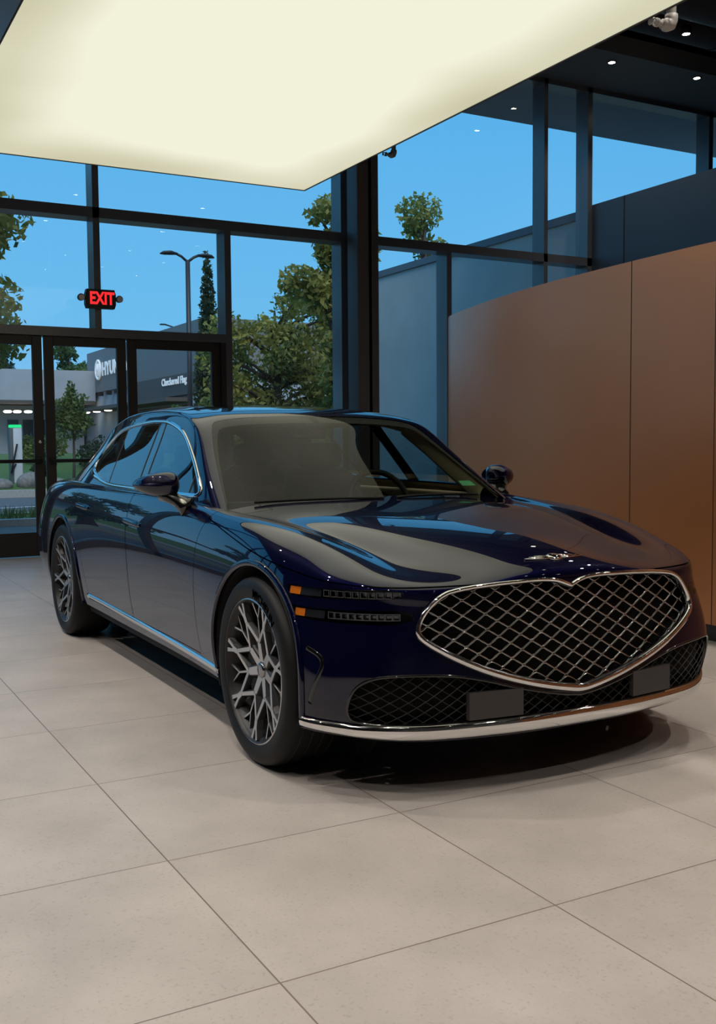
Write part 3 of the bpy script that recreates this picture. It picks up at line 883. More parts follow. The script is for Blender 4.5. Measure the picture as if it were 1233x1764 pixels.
def seat(x, y, w=.27):
    s = MB(); s.box((x-.25, y-w, .45), (x+.28, y+w, .62), bev=.05); o = s.build('seat', LEATHER, car, autosmooth=60)
    # leaning back, made of rounded slices
    V = []; n = 20; prof = [(0, .60, .26, .10), (-.04, .75, .27, .10), (-.10, .90, .265, .09), (-.15, 1.02, .235, .08), (-.175, 1.075, .17, .05), (-.18, 1.085, .05, .02)]
    for (dx, z, hw, hd) in prof:
        for j in range(n):
            t = 2*math.pi*j/n; c, q = math.cos(t), math.sin(t)
            V.append((x-.20+dx+hd*math.copysign(abs(c)**.6, c), y+hw*math.copysign(abs(q)**.6, q), z))
    F = [(i*n+j, i*n+(j+1) % n, (i+1)*n+(j+1) % n, (i+1)*n+j) for i in range(len(prof)-1) for j in range(n)]
    mesh_obj('seat_back', V, F, LEATHER, o, smooth=True)
    V = []; prof = [(1.075, .08, .03), (1.085, .13, .05), (1.12, .145, .06), (1.19, .145, .06), (1.225, .125, .05), (1.235, .06, .025)]
    for (z, hw, hd) in prof:
        for j in range(n):
            t = 2*math.pi*j/n; c, q = math.cos(t), math.sin(t)
            V.append((x-.37+hd*math.copysign(abs(c)**.6, c), y+hw*math.copysign(abs(q)**.55, q), z))
    F = [(i*n+j, i*n+(j+1) % n, (i+1)*n+(j+1) % n, (i+1)*n+j) for i in range(len(prof)-1) for j in range(n)]+[tuple((len(prof)-1)*n+j for j in range(n))]
    mesh_obj('headrest', V, F, LEATHER, o, smooth=True)
for y in (-.39, .39): seat(-1.75, y)
for y in (-.40, .40): seat(-2.85, y)
mb = MB(); mb.box((-3.35, -.70, .40), (-3.05, .70, .95), bev=.05); mb.build('rear_shelf', TANTRIM, car, autosmooth=50)
# steering wheel
c = np.array([-1.36, .39, .90]); tl = R(24); rad = .185
def sw(a, r): return c+np.array([-math.sin(tl)*-math.sin(a)*r*-1, math.cos(a)*r, math.sin(a)*r*math.cos(tl)])
mb = MB(); mb.tube([sw(a, rad) for a in np.linspace(0, 2*math.pi, 41)[:-1]], .016, 10, closed=True)
for a in (0, math.pi, -math.pi/2): mb.tube([sw(a, .05), sw(a, rad-.01)], [.03, .016], 8)
mb.disc(c+np.array([-.012, 0, 0]), .065, (-1, 0, .4)); mb.tube([c, c+np.array([.15, 0, -.06])], .05, 10)
mb.build('steering_wheel', DASH, car, smooth=True)
mb = MB(); mb.box((-1.47, -.10, 1.255), (-1.445, .10, 1.315), bev=.01); mb.tube([(-1.45, 0, 1.30), (-1.43, 0, 1.37)], .012, 8); mb.build('rear_view_mirror', BLACKGLOSS, car, autosmooth=40)

# ---------------------------------------------------------------- wheels
TW = .245
def wheel_meshes():
    out = {}
    t = MB(); h = TW/2
    # profile (radius, outward offset): outward is -y, so offset is negated below; 0 = outer flange plane
    prof = [(.272, -.004), (.281, .003), (.290, .005), (.305, .0085), (.323, .009), (.338, .005), (.350, -.004), (.3575, -.016), (.3612, -.034), (.3625, -.06), (.3625, -TW+.05), (.3605, -TW+.02), (.350, -TW), (.32, -TW-.01), (.275, -TW)]
    t.lathe([(r, -o) for r, o in prof], 96)
    out['tire'] = t
    tr = MB()   # tread blocks lines as shallow dark grooves
    r = MB()
    rp = [(.266, -.010), (.270, -.001), (.2745, .003), (.279, .002), (.281, -.003), (.275, -.012), (.262, -.020), (.245, -.05), (.240, -.20), (.262, -.235), (.272, -.24)]
    r.lathe([(q, -o) for q, o in rp[2:6]], 96, m=0); r.lathe([(q, -o) for q, o in rp[:3]], 96, m=1); r.lathe([(q, -o) for q, o in rp[5:]], 96, m=1)
    r.lathe([(.266, .010), (.256, .022), (.250, .05)], 96, m=1)
    out['rim'] = r
    return out
WM = wheel_meshes()
def bar(mb, p0, p1, w0, w1, d0, d1, dep=.022, flare=1.5):
    p0, p1 = np.array(p0), np.array(p1); e = p1-p0; e /= np.linalg.norm(e); n = np.array([-e[1], e[0]])
    def sect(p, w, d):
        # u,v plane; outward offset d (negative = recessed)
        q = []
        for s, dd in ((-.5*flare, d-dep), (-.5, d-.003), (-.38, d), (.38, d), (.5, d-.003), (.5*flare, d-dep)):
            u = p+n*w*s; q.append((u[0], -dd, u[1]))
        return q
    A, B = sect(p0, w0, d0), sect(p1, w1, d1)
    F = [(0, 1, 7, 6), (1, 2, 8, 7), (2, 3, 9, 8), (3, 4, 10, 9), (4, 5, 11, 10), (0, 5, 4, 3, 2, 1), (6, 7, 8, 9, 10, 11)]
    b = len(mb.V); mb.V += A+B; mb.F += [tuple(b+i for i in f) for f in F]; mb.M += [1, 1, 0, 1, 1, 1, 1]
def pol(r, a): return (r*math.cos(a), r*math.sin(a))
def spoke_mesh(a):
    mb = MB(); st = math.pi/7
    N0 = pol(.118, a)
    bar(mb, pol(.030, a), N0, .046, .036, -.040, -.028)
    for s in (-1, 1):
        F0 = pol(.196, a+s*st)
        bar(mb, pol(.112, a+s*.03), F0, .022, .019, -.028, -.012)
    # forks are shared by neighbours; this spoke carries the one at a+st
    fa = a+st
    bar(mb, pol(.190, fa), pol(.228, fa), .028, .032, -.013, -.008)
    for s in (-1, 1):
        bar(mb, pol(.214, fa+s*.022), pol(.266, fa+s*.078), .015, .022, -.010, -.003)
    # thinner recessed limb that runs out between the forks
    bar(mb, pol(.116, a), pol(.206, a), .0105, .009, -.034, -.026)
    for s in (-1, 1): bar(mb, pol(.203, a), pol(.262, a+s*.135), .009, .010, -.027, -.018)
    return mb
def tire_text(txt, a_mid, size, mb, rr=.3075, off=.0098):
    V, F = text_mesh(txt, size, .0006, 1.05, .0006)
    W = []
    for x, y, z in V:
        a = a_mid-x/rr; r_ = rr+y; W.append((r_*math.cos(a), -(off+z), r_*math.sin(a)))
    mb.add(W, F)
def wheel(x, y, sgn, rotk, txt):
    w = empty('wheel', (x, y, AZ), 0 if sgn < 0 else math.pi, car)
    WM['tire'].build('tire', RUBBER, w, smooth=True); WM['rim'].build('rim', [ALLOY, ALLOYDARK], w, smooth=True)
    for k in range(7):
        spoke_mesh(R(-90+360/14+rotk)+k*2*math.pi/7).build('spoke', [ALLOY, ALLOYDARK], w)
    c = MB(); c.lathe([(.0, .031), (.024, .031), (.028, .033), (.030, .038), (.032, .05)], 32); c.build('centre_cap', DARKCHROME, w, smooth=True)
    c = MB(); c.lathe([(.0, .058), (.055, .058), (.075, .07), (.075, .12)], 32); c.build('hub', ALLOYDARK, w, smooth=True)
    c = MB(); c.lathe([(.09, .085), (.185, .085), (.188, .088), (.188, .112), (.185, .115), (.09, .115)], 64, closed=True); c.build('brake_disc', STEEL, w, smooth=False)
    c = MB()
    A = np.linspace(R(-38), R(38), 12); V = []
    for a in A:
        for (r_, o) in ((.115, .070), (.20, .066), (.215, .08), (.215, .125), (.115, .125)): V.append((r_*math.cos(a)*(-1 if sgn < 0 else 1)*1, o, r_*math.sin(a)))
    m5 = 5
    c.add(V, [(i*m5+j, i*m5+(j+1) % m5, (i+1)*m5+(j+1) % m5, (i+1)*m5+j) for i in range(11) for j in range(m5)]+[tuple(range(5)), tuple(range(55, 60))])
    c.build('brake_caliper', CALIPER, w)
    if txt:
        mb = MB(); tire_text('MICHELIN', R(63), .046, mb, .306, .0105); mb.build('tire_lettering', RUBBERTXT, w)
    # tread grooves
    c = MB()
    for o in (.055, .100, .145, .190): c.lathe([(.3626, o), (.3632, o+.004), (.3626, o+.008)], 72)
    c.build('tread_groove', BLACKMATT, w)
wheel(0, -.955, -1, 0, True); wheel(-3.18, -.955, -1, 17, False); wheel(0, .955, 1, 9, False); wheel(-3.18, .955, 1, 30, False)
# ================================================================== SHOWROOM
WX = -8.08          # room face of the window wall
CEIL = 6.95
def structure(o): o['kind'] = 'structure'; return o
# ---- floor tiles 0.8 x 0.8
def floor_mat():
    m, t, o = nt('floor_tile')
    b = N(t, 'ShaderNodeBsdfPrincipled'); tc = N(t, 'ShaderNodeTexCoord'); sx = N(t, 'ShaderNodeSeparateXYZ')
    t.links.new(tc.outputs['Object'], sx.inputs[0])
    def M(op, a, b_=None, c=None):
        n = N(t, 'ShaderNodeMath', operation=op)
        for i, v in enumerate((a, b_, c)):
            if v is None: continue
            if isinstance(v, (int, float)): n.inputs[i].default_value = v
            else: t.links.new(v, n.inputs[i])
        return n.outputs[0]
    lines = []; cells = []
    for ax, off, per in (('X', 1.6696, .7975), ('Y', 1.5390, .80)):
        u = M('DIVIDE', M('ADD', sx.outputs[ax], off+80*per), per)
        fr = M('FRACT', u); cells.append(M('FLOOR', u))
        d = M('MULTIPLY', M('MINIMUM', fr, M('SUBTRACT', 1., fr)), per)
        lines.append(M('LESS_THAN', d, .0022))
    grout = M('MAXIMUM', lines[0], lines[1])
    cx = N(t, 'ShaderNodeCombineXYZ'); t.links.new(cells[0], cx.inputs[0]); t.links.new(cells[1], cx.inputs[1])
    wn = N(t, 'ShaderNodeTexWhiteNoise', noise_dimensions='3D'); t.links.new(cx.outputs[0], wn.inputs['Vector'])
    mp = N(t, 'ShaderNodeVectorMath', operation='MULTIPLY_ADD'); mp.inputs[1].default_value = (1, 1, 1)
    t.links.new(tc.outputs['Object'], mp.inputs[0]); 
    sc = N(t, 'ShaderNodeVectorMath', operation='SCALE'); sc.inputs['Scale'].default_value = 13.; t.links.new(wn.outputs['Color'], sc.inputs[0]); t.links.new(sc.outputs[0], mp.inputs[2])
    n1 = N(t, 'ShaderNodeTexNoise', noise_dimensions='3D'); n1.inputs['Scale'].default_value = 2.6; n1.inputs['Detail'].default_value = 7; n1.inputs['Roughness'].default_value = .62
    t.links.new(mp.outputs[0], n1.inputs['Vector'])
    n2 = N(t, 'ShaderNodeTexNoise'); n2.inputs['Scale'].default_value = 95.; n2.inputs['Detail'].default_value = 4
    t.links.new(mp.outputs[0], n2.inputs['Vector'])
    r1 = N(t, 'ShaderNodeValToRGB'); e = r1.color_ramp.elements
    e[0].position = .30; e[0].color = (.375, .34, .315, 1); e[1].position = .72; e[1].color = (.485, .44, .41, 1)
    t.links.new(n1.outputs['Fac'], r1.inputs[0])
    r2 = N(t, 'ShaderNodeValToRGB'); e = r2.color_ramp.elements
    e[0].position = .30; e[0].color = (.78, .77, .76, 1); e[1].position = .42; e[1].color = (1, 1, 1, 1)
    x = e.new(.70); x.color = (1, 1, 1, 1); x = e.new(.80); x.color = (1.16, 1.15, 1.13, 1)
    t.links.new(n2.outputs['Fac'], r2.inputs[0])
    mx = N(t, 'ShaderNodeMix', data_type='RGBA', blend_type='MULTIPLY'); mx.inputs['Factor'].default_value = .75
    t.links.new(r1.outputs[0], mx.inputs['A']); t.links.new(r2.outputs[0], mx.inputs['B'])
    mg = N(t, 'ShaderNodeMix', data_type='RGBA'); t.links.new(grout, mg.inputs['Factor']); t.links.new(mx.outputs['Result'], mg.inputs['A']); mg.inputs['B'].default_value = (.16, .125, .11, 1)
    t.links.new(mg.outputs['Result'], b.inputs['Base Color'])
    b.inputs['Roughness'].default_value = .42; b.inputs['Specular IOR Level'].default_value = .38
    bp = N(t, 'ShaderNodeBump'); bp.inputs['Strength'].default_value = .12; bp.inputs['Distance'].default_value = .004
    t.links.new(n2.outputs['Fac'], bp.inputs['Height']); t.links.new(bp.outputs['Normal'], b.inputs['Normal'])
    t.links.new(b.outputs[0], o.inputs[0]); return m
FLOOR = floor_mat()
ALU = pbr('dark_aluminium', (.085, .09, .105), rough=.28, spec=.8)
DOORALU = pbr('door_aluminium', (.016, .013, .013), rough=.42)
COLM = pbr('column_grey', (.085, .072, .07), rough=.5)
PANE = glass('window_pane', (.95, .97, .98), ior=1.42, haze=(.55, .66, .72), hazefac=.05)  # pale diffuse haze stands in for reflections veiling the panes
CEILM = pbr('dark_ceiling', (.018, .019, .022), rough=.8)
SOFFIT = pbr('soffit_grey', (.085, .092, .10), rough=.7)
COPPER = None
def copper_mat():
    m, t, o = nt('copper_panel')
    b = N(t, 'ShaderNodeBsdfPrincipled'); tc = N(t, 'ShaderNodeTexCoord')
    nz = N(t, 'ShaderNodeTexNoise'); nz.inputs['Scale'].default_value = 1.2; nz.inputs['Detail'].default_value = 2
    t.links.new(tc.outputs['Object'], nz.inputs['Vector'])
    r = N(t, 'ShaderNodeValToRGB'); e = r.color_ramp.elements
    e[0].color = (.54, .205, .075, 1); e[1].color = (.62, .245, .10, 1)
    t.links.new(nz.outputs['Fac'], r.inputs[0]); t.links.new(r.outputs[0], b.inputs['Base Color'])
    b.inputs['Metallic'].default_value = .3; b.inputs['Roughness'].default_value = .30; b.inputs['Specular IOR Level'].default_value = .8
    t.links.new(b.outputs[0], o.inputs[0]); return m
COPPER = copper_mat()
SEAM = pbr('panel_seam', (.05, .02, .012), rough=.7)
KICK = pbr('kick_grey', (.02, .022, .022), rough=.5)
BULK = pbr('blue_grey_panel', (.055, .078, .105), rough=.45)
DARKWALL = pbr('rear_wall', (.10, .095, .09), rough=.8)

def slab(name, lo, hi, mat, kind='structure', parent=None, bev=0.):
    o = MB().box(lo, hi, bev=bev).build(name, mat, parent)
    if kind and parent is None: o['kind'] = kind
    return o
slab('floor', (WX-.30, -12, -.10), (11, 13, 0), FLOOR)
slab('ceiling', (WX-.30, -12, CEIL), (11, 13, CEIL+.15), CEILM)
slab('wall_front', (11, -12, 0), (11.15, 13, CEIL), DARKWALL)
slab('wall_left', (WX-.30, -12.15, 0), (11, -12, CEIL), DARKWALL)
slab('wall_right', (WX-.30, 13, 0), (11, 13.15, CEIL), DARKWALL)
# lower flat soffit beside the window wall
slab('ceiling_soffit', (WX, 3.0, 6.31), (-6.92, 13, 6.55), SOFFIT)

# ---- curtain wall members
GX = -8.26          # glass plane
def post(y0, y1, z0, z1, depth=.26, mat=ALU, name='trim_post'):
    global TN
    TN += 1; return slab('trim_%d' % TN, (WX-depth, y0, z0), (WX, y1, z1), mat)
TN = 0
ZT0, ZT1 = 3.775, 3.89; ZH0, ZH1 = 2.445, 2.545; TOPZ = 6.24
for (y0, y1, z0, z1) in [(.598, .672, ZH1, CEIL), (2.163, 2.243, 0, ZT0), (3.735, 3.835, 0, CEIL), (5.335, 5.412, 0, ZT0), (6.978, 7.045, 0, CEIL), (7.775, 7.86, 0, CEIL), (10.21, 10.30, 0, CEIL), (12.3, 12.38, 0, CEIL),
                         (-1.10, -1.03, ZH1, CEIL), (-1.55, -1.47, 0, ZT0), (-3.15, -3.07, 0, CEIL), (-4.75, -4.67, 0, CEIL), (-6.35, -6.27, 0, CEIL), (-7.95, -7.87, 0, CEIL), (-9.55, -9.47, 0, CEIL), (-11.9, -11.8, 0, CEIL)]:
    post(y0, y1, z0, z1)
# transoms
post(-12, 3.735, ZT0, ZT1, .25); post(3.835, 7.86, ZT0, ZT1, .25)
post(-1.47, 2.163, ZH0, ZH1, .25)
post(-12, 13, TOPZ, CEIL, .26)
post(-12, -1.55, 0, .12, .25); post(2.243, 13, 0, .12, .25)
post(-12, -1.55, 1.08, 1.15, .2)
# panes
WN = 0
def window(y0, y1, z0, z1):
    global WN
    WN += 1
    o = mesh_obj('window_%d' % WN, [(GX, y0, z0), (GX, y1, z0), (GX, y1, z1), (GX, y0, z1)], [(0, 1, 2, 3)], PANE); o['kind'] = 'structure'
ysL = [-12, -9.51, -7.91, -6.31, -4.71, -3.11]
for a, b in zip(ysL, ysL[1:]): window(a, b, .06, 1.1); window(a, b, 1.1, ZT0+.05); window(a, b, ZT0+.05, TOPZ+.03)
window(-3.11, -1.51, .06, ZT0+.05); window(-3.11, -1.06, ZT0+.05, TOPZ+.03)
window(-1.51, .635, ZH0+.05, ZT0+.05); window(.635, 2.2, ZH0+.05, ZT0+.05)
window(-1.06, .635, ZT0+.05, TOPZ+.03); window(.635, 3.78, ZT0+.05, TOPZ+.03)
window(2.2, 3.78, .06, ZT0+.05)
window(3.78, 5.37, .06, ZT0+.05); window(5.37, 7.01, .06, ZT0+.05); window(7.01, 7.82, .06, ZT0+.05)
window(3.78, 7.01, ZT0+.05, TOPZ+.03); window(7.01, 7.82, ZT0+.05, TOPZ+.03)
window(7.82, 10.25, .06, TOPZ+.03); window(10.25, 12.34, .06, TOPZ+.03)
# ---- doors: leaf frames, panes, push bar, lock
DN = 0
HANDLE = pbr('push_bar', (.02, .02, .022), rough=.35, metal=.6)
def door(y0, y1, bar=True, lock=True):
    global DN
    DN += 1
    st = .105; x0, x1 = WX-.10, WX-.045
    d = empty('door_%d' % DN, (WX-.07, y0, 0)); d['kind'] = 'structure'
    ox = WX-.07
    mb = MB()
    for lo, hi in (((x0, y0, .01), (x1, y0+st, ZH0-.0)), ((x0, y1-st, .01), (x1, y1, ZH0)), ((x0, y0+st, .01), (x1, y1-st, .275)), ((x0, y0+st, ZH0-.105), (x1, y1-st, ZH0))):
        mb.box(tuple(np.array(lo)-(ox, y0, 0)), tuple(np.array(hi)-(ox, y0, 0)), bev=.004)
    mb.build('door_frame', DOORALU, d)
    mesh_obj('door_pane', [(-.005, st, .275), (-.005, y1-y0-st, .275), (-.005, y1-y0-st, ZH0-.105), (-.005, st, ZH0-.105)], [(0, 1, 2, 3)], PANE, d)
    if bar:
        mb = MB(); mb.box((.035, .05, 1.045), (.075, y1-y0-.05, 1.085), bev=.006); mb.box((.02, .03, 1.03), (.06, .09, 1.10), bev=.004); mb.box((.02, y1-y0-.09, 1.03), (.06, y1-y0-.03, 1.10), bev=.004)
        mb.build('push_bar', HANDLE, d, autosmooth=40)
    if lock:
        mb = MB(); mb.lathe([(0, .035), (.018, .035), (.022, .028), (.022, .02)], 20, axis='x'); 
        o = mb.build('door_lock', CHROME, d, smooth=True); o.location = (0, y1-y0-.045, 1.28)
door(-1.10, .012); door(.034, .955); door(.975, 2.10, bar=False, lock=False)
post(2.10, 2.163, 0, ZH0, .25, DOORALU); post(-1.47, -1.12, 0, ZH0, .25, DOORALU)
# ---- steel column in front of the glazing
col = MB(); col.box((-7.98, 3.92, 0), (-7.70, 3.96, CEIL)); col.box((-7.98, 3.96, 0), (-7.93, 4.06, CEIL)); col.box((-7.98, 3.765, 0), (-7.70, 4.065, CEIL), bev=.012)
o = col.build('trim_%d' % (TN+1), COLM, autosmooth=40); o['kind'] = 'structure'; TN += 1
# ---- glowing stretched ceiling panel
def lightbox_mat():
    m, t, o = nt('luminous_fabric')
    e = N(t, 'ShaderNodeEmission'); tc = N(t, 'ShaderNodeTexCoord')
    nz = N(t, 'ShaderNodeTexNoise'); nz.inputs['Scale'].default_value = .55; nz.inputs['Detail'].default_value = 1.5
    t.links.new(tc.outputs['Object'], nz.inputs['Vector'])
    sx = N(t, 'ShaderNodeSeparateXYZ'); t.links.new(tc.outputs['Object'], sx.inputs[0])
    # emission colour dims toward the edges of the fabric
    def rim(ax, half, wdt):
        a = N(t, 'ShaderNodeMath', operation='ABSOLUTE'); t.links.new(sx.outputs[ax], a.inputs[0])
        r = N(t, 'ShaderNodeMapRange'); r.inputs['From Min'].default_value = half; r.inputs['From Max'].default_value = half-wdt
        t.links.new(a.outputs[0], r.inputs['Value']); r.interpolation_type = 'SMOOTHSTEP'; return r.outputs[0]
    mu = N(t, 'ShaderNodeMath', operation='MULTIPLY'); t.links.new(rim('X', LBX, .9), mu.inputs[0]); t.links.new(rim('Y', LBY, .7), mu.inputs[1])
    ad = N(t, 'ShaderNodeMath', operation='MULTIPLY_ADD'); t.links.new(mu.outputs[0], ad.inputs[0]); ad.inputs[1].default_value = .62
    t.links.new(nz.outputs['Fac'], ad.inputs[2])
    r = N(t, 'ShaderNodeValToRGB'); q = r.color_ramp.elements
    q[0].position = .40; q[0].color = (.60, .575, .40, 1); q[1].position = 1.05; q[1].color = (.90, .885, .70, 1)
    t.links.new(ad.outputs[0], r.inputs[0]); t.links.new(r.outputs[0], e.inputs[0]); e.inputs[1].default_value = 1.0
    t.links.new(e.outputs[0], o.inputs[0]); return m
LBX, LBY = 3.25, 1.4995
LB = empty('light_panel', (-4.875+LBX, .1625, 3.5))
tag(LB, 'huge glowing cream ceiling panel hanging above the car', 'ceiling light')
mesh_obj('luminous_fabric', [(-LBX, -LBY, 0), (LBX, -LBY, 0), (LBX, LBY, 0), (-LBX, LBY, 0)], [(0, 3, 2, 1)], lightbox_mat(), LB)
mb = MB(); e_ = .012
mb.box((-LBX-e_, -LBY-e_, -.006), (LBX+e_, -LBY, .22)); mb.box((-LBX-e_, LBY, -.006), (LBX+e_, LBY+e_, .22)); mb.box((-LBX-e_, -LBY, -.006), (-LBX, LBY, .22)); mb.box((LBX, -LBY, -.006), (LBX+e_, LBY, .22)); mb.box((-LBX, -LBY, .18), (LBX, LBY, .22))
mb.build('panel_frame', pbr('panel_edge', (.03, .03, .028), rough=.5), LB)
for sx_ in (-2.2, 0, 2.2):
    for sy_ in (-1., 1.):
        MB().tube([(sx_, sy_, .22), (sx_, sy_, CEIL-3.5)], .012, 6).build('suspension_rod', BLACKMATT, LB)
# ---- curved copper partition
CP = smooth_poly([(6.5, 2.41), (2.0, 2.41), (-.85, 2.434), (-1.414, 2.46), (-2.1, 2.508), (-2.66, 2.565), (-3.355, 2.69), (-3.85, 2.81), (-4.36, 2.95), (-4.68, 3.06), (-4.85, 3.22), (-4.80, 3.5), (-4.4, 3.75)], 2, closed=False)
CPr = resample(CP, .05); CTOP = 2.42
def ribbon(P, z0, z1, off=0., th=.0):
    V = [];
    for x, y in P: V += [(x, y+off, z0), (x, y+off, z1)]
    return V, [(2*i, 2*i+1, 2*i+3, 2*i+2) for i in range(len(P)-1)]
def thick_wall(name, P, z0, z1, th, mat):
    k = len(P); V = []
    T = np.gradient(P, axis=0); T /= np.linalg.norm(T, axis=1)[:, None]; Nn = np.c_[T[:, 1], -T[:, 0]]
    for i in range(k):
        a = P[i]; b = P[i]+Nn[i]*th
        V += [(a[0], a[1], z0), (a[0], a[1], z1), (b[0], b[1], z1), (b[0], b[1], z0)]
    F = [tuple(4*i+q for q in (0, 1)) + tuple(4*(i+1)+q for q in (1, 0)) for i in range(k-1)]
    F += [(4*i+1, 4*i+2, 4*(i+1)+2, 4*(i+1)+1) for i in range(k-1)]+[(4*i+2, 4*i+3, 4*(i+1)+3, 4*(i+1)+2) for i in range(k-1)]
    F += [(0, 3, 2, 1), tuple(4*(k-1)+q for q in (0, 1, 2, 3))]
    return mesh_obj(name, V, F, mat, smooth=True, autosmooth=None)
# normal above must point away from the room side: the curve runs toward -x, so thickness goes to +y
w = thick_wall('wall_copper', CPr, .10, CTOP, .10, COPPER); 
w.data.set_sharp_from_angle(angle=R(40)); w['kind'] = 'structure'
b_ = thick_wall('baseboard_right', CPr+np.array([0, .008]), 0, .10, .08, KICK); b_.data.set_sharp_from_angle(angle=R(40)); b_['kind'] = 'structure'
for xs in SEAMX if 'SEAMX' in globals() else (-.87, -2.09, -3.355, .4, 1.7):
    i = int(np.argmin(np.abs(CPr[:len(CPr)*2//3, 0]-xs))); p = CPr[i]; t_ = CPr[i+1]-CPr[i-1]; t_ /= np.linalg.norm(t_); n_ = np.array([t_[1], -t_[0]])
    if n_[1] > 0: n_ = -n_
    V = []
    for s in (-.003, .003):
        for z in (.10, CTOP): V.append((*(p+t_*s+n_*.0015), z))
    TN += 1; o = mesh_obj('trim_%d' % TN, V, [(0, 1, 3, 2)], SEAM); o['kind'] = 'structure'
# ---- blue-grey upper volume behind it
slab('wall_upper', (WX, 7.86, 0), (6.0, 8.0, 4.65), BULK)
for xs in (-7.42, -5.75, -4.1):
    TN += 1; slab('trim_%d' % TN, (xs-.006, 7.855, 2.0), (xs+.006, 7.862, 4.65), BLACKMATT)
# ---- ducts, downlights, sprinklers
DUCT = pbr('duct_black', (.022, .022, .026), rough=.6)
def duct(y0, y1, x, z, r, lab):
    mb = MB(); mb.tube([(x, y0, z), (x, y1, z)], r, 24); mb.tube([(x, y, z) for y in (y0+1.5, y0+1.56)], r+.02, 24)
    for q in range(6):
        y = y0+.8+q*1.9; mb.tube([(x, y, z+r-.02), (x, y, CEIL+.01)], .012, 6); mb.tube([(x, y-.02, z), (x, y+.02, z)], r+.012, 24)
    o = mb.build('air_duct', DUCT, smooth=False, autosmooth=40); tag(o, lab, 'duct', 'black air ducts'); return o
duct(1.9, 12.9, -6.34, 6.6, .23, 'black round air duct nearest the window soffit'); duct(1.9, 12.9, -5.45, 6.5, .30, 'black round air duct nearer the viewer, over the copper wall')
LAMPE = emit('downlight_glow', (1., .93, .82), 30.)
HOUS = pbr('downlight_black', (.01, .01, .01), rough=.5)
def downlight(x, y, z, lab, power=0., spot=100, flush=False):
    d = empty('downlight', (x, y, z)); tag(d, lab, 'downlight', 'round downlights under the dark ceiling')
    mb = MB(); hh = .012 if flush else .10; mb.lathe([(.045, .0), (.062, -.004), (.066, 0), (.066, hh), (.0, hh)], 24, axis='z'); mb.build('housing', HOUS, d, smooth=True)
    mb = MB(); mb.disc((0, 0, .002), .046, (0, 0, -1), 20); mb.build('lamp', LAMPE, d)
    if not flush: MB().tube([(0, 0, .10), (0, 0, CEIL-z+.01)], .008, 6).build('stem', HOUS, d)
    if power:
        l = bpy.data.lights.new('spot', 'SPOT'); l.energy = power; l.spot_size = R(spot); l.spot_blend = .5; l.shadow_soft_size = .05; l.color = (1., .92, .83)
        lo = bpy.data.objects.new('spot_beam', l); COL.objects.link(lo); lo.parent = d; lo.location = (0, 0, -.03)
downlight(-6.02, 7.55, 6.3, 'bright downlight beside the sprinkler pipe at top right', 60)
downlight(-7.19, 7.40, 6.30, 'bright downlight nearest the glowing panel, above the upper right window', 60, flush=True)
downlight(-7.09, 8.88, 6.30, 'bright downlight at the right edge, above the end of the upper windows', 60, flush=True)
k_ = 0
rows = ['first', 'second', 'third', 'fourth', 'fifth']
for xi, x in enumerate((-4.8, -2.2, .4, 3.0, 5.6, 8.2)):  # unseen back left row is added to brighten the floor there
    for yi, y in enumerate((-5.5, -2.9, 2.6, 5.2)):
        if x < -4 and y > 0: continue
        downlight(x, y, 6.1, 'small bright downlight of the showroom grid out of view, its beam brightening the floor', SPOTP if 'SPOTP' in globals() else 285)
for x in (1.7, 4.3, 6.9, 9.3):
    for y in (-7., -4.2, -1.5, 1.2, 3.9, 6.5):
        downlight(x, y, 6.1, 'small bright downlight of the showroom grid out of view, its beam brightening the floor')
PIPE = pbr('white_pipe', (.55, .53, .50), rough=.5)
PIPEG = pbr('grey_pipe', (.20, .19, .19), rough=.5)
def sprinkler(x, y, z, top, mat, lab, r=.026):
    s = empty('sprinkler_pipe', (x, y, z)); tag(s, lab, 'sprinkler')
    MB().tube([(0, 0, top-z+.03), (0, 0, .04), (0, -.006, .015), (0, -.03, .0), (0, -.07, 0)], r, 14).build('pipe', mat, s, smooth=True)
    mb = MB(); mb.tube([(0, 0, .06), (0, 0, .03), (0, -.008, .008), (0, -.03, -.0), (0, -.045, 0)], r*1.35, 14); mb.build('elbow', mat, s, smooth=True)
    mb = MB(); mb.tube([(0, -.07, 0), (0, -.10, 0)], r*.55, 10); mb.tube([(0, -.10, 0), (0, -.115, .0)], r*.9, 10)
    for q in (-1, 1): mb.tube([(0, -.10, q*.016), (0, -.13, q*.02), (0, -.15, 0)], .005, 6)
    mb.disc((0, -.152, 0), .022, (0, -1, 0), 12); mb.build('sprinkler_head', mat, s, smooth=True)
sprinkler(-.664, 1.86, 3.50, CEIL, PIPE, 'white sprinkler pipe with elbow beside the near edge of the glowing panel')
sprinkler(-7.45, 4.14, 4.74, CEIL, PIPEG, 'small grey sprinkler pipe beside the column top', .028)
# ---- exit sign hung on the mullion
ex = empty('exit_sign', (-8.02, .645, 2.865)); tag(ex, 'black emergency exit sign with red letters and two lamp heads on the window mullion', 'exit sign')
EXB = pbr('sign_black', (.012, .012, .012), rough=.4)
mb = MB(); w_, h_ = .155, .105
oct_ = [(-w_-.015, -.06), (-w_+.0, -h_), (w_, -h_), (w_+.015, -.06), (w_+.015, .05), (w_-.0, h_), (-w_, h_), (-w_-.015, .05)]
mb.add([(x, a, b) for x in (-.05, .03) for a, b in oct_], [tuple(range(8))[::-1], tuple(range(8, 16))]+[(i, (i+1) % 8, 8+(i+1) % 8, 8+i) for i in range(8)])
mb.build('sign_housing', EXB, ex)
EXR = emit('exit_red', (1., .03, .035), 1.15)
V, F = text_mesh('EXIT', .205, .004, 1.0, .006)
V = V*[.66, .92, 1]
V = np.c_[.034+V[:, 2], V[:, 0]+.012, V[:, 1]]
mesh_obj('sign_lettering', V, F, EXR, ex)
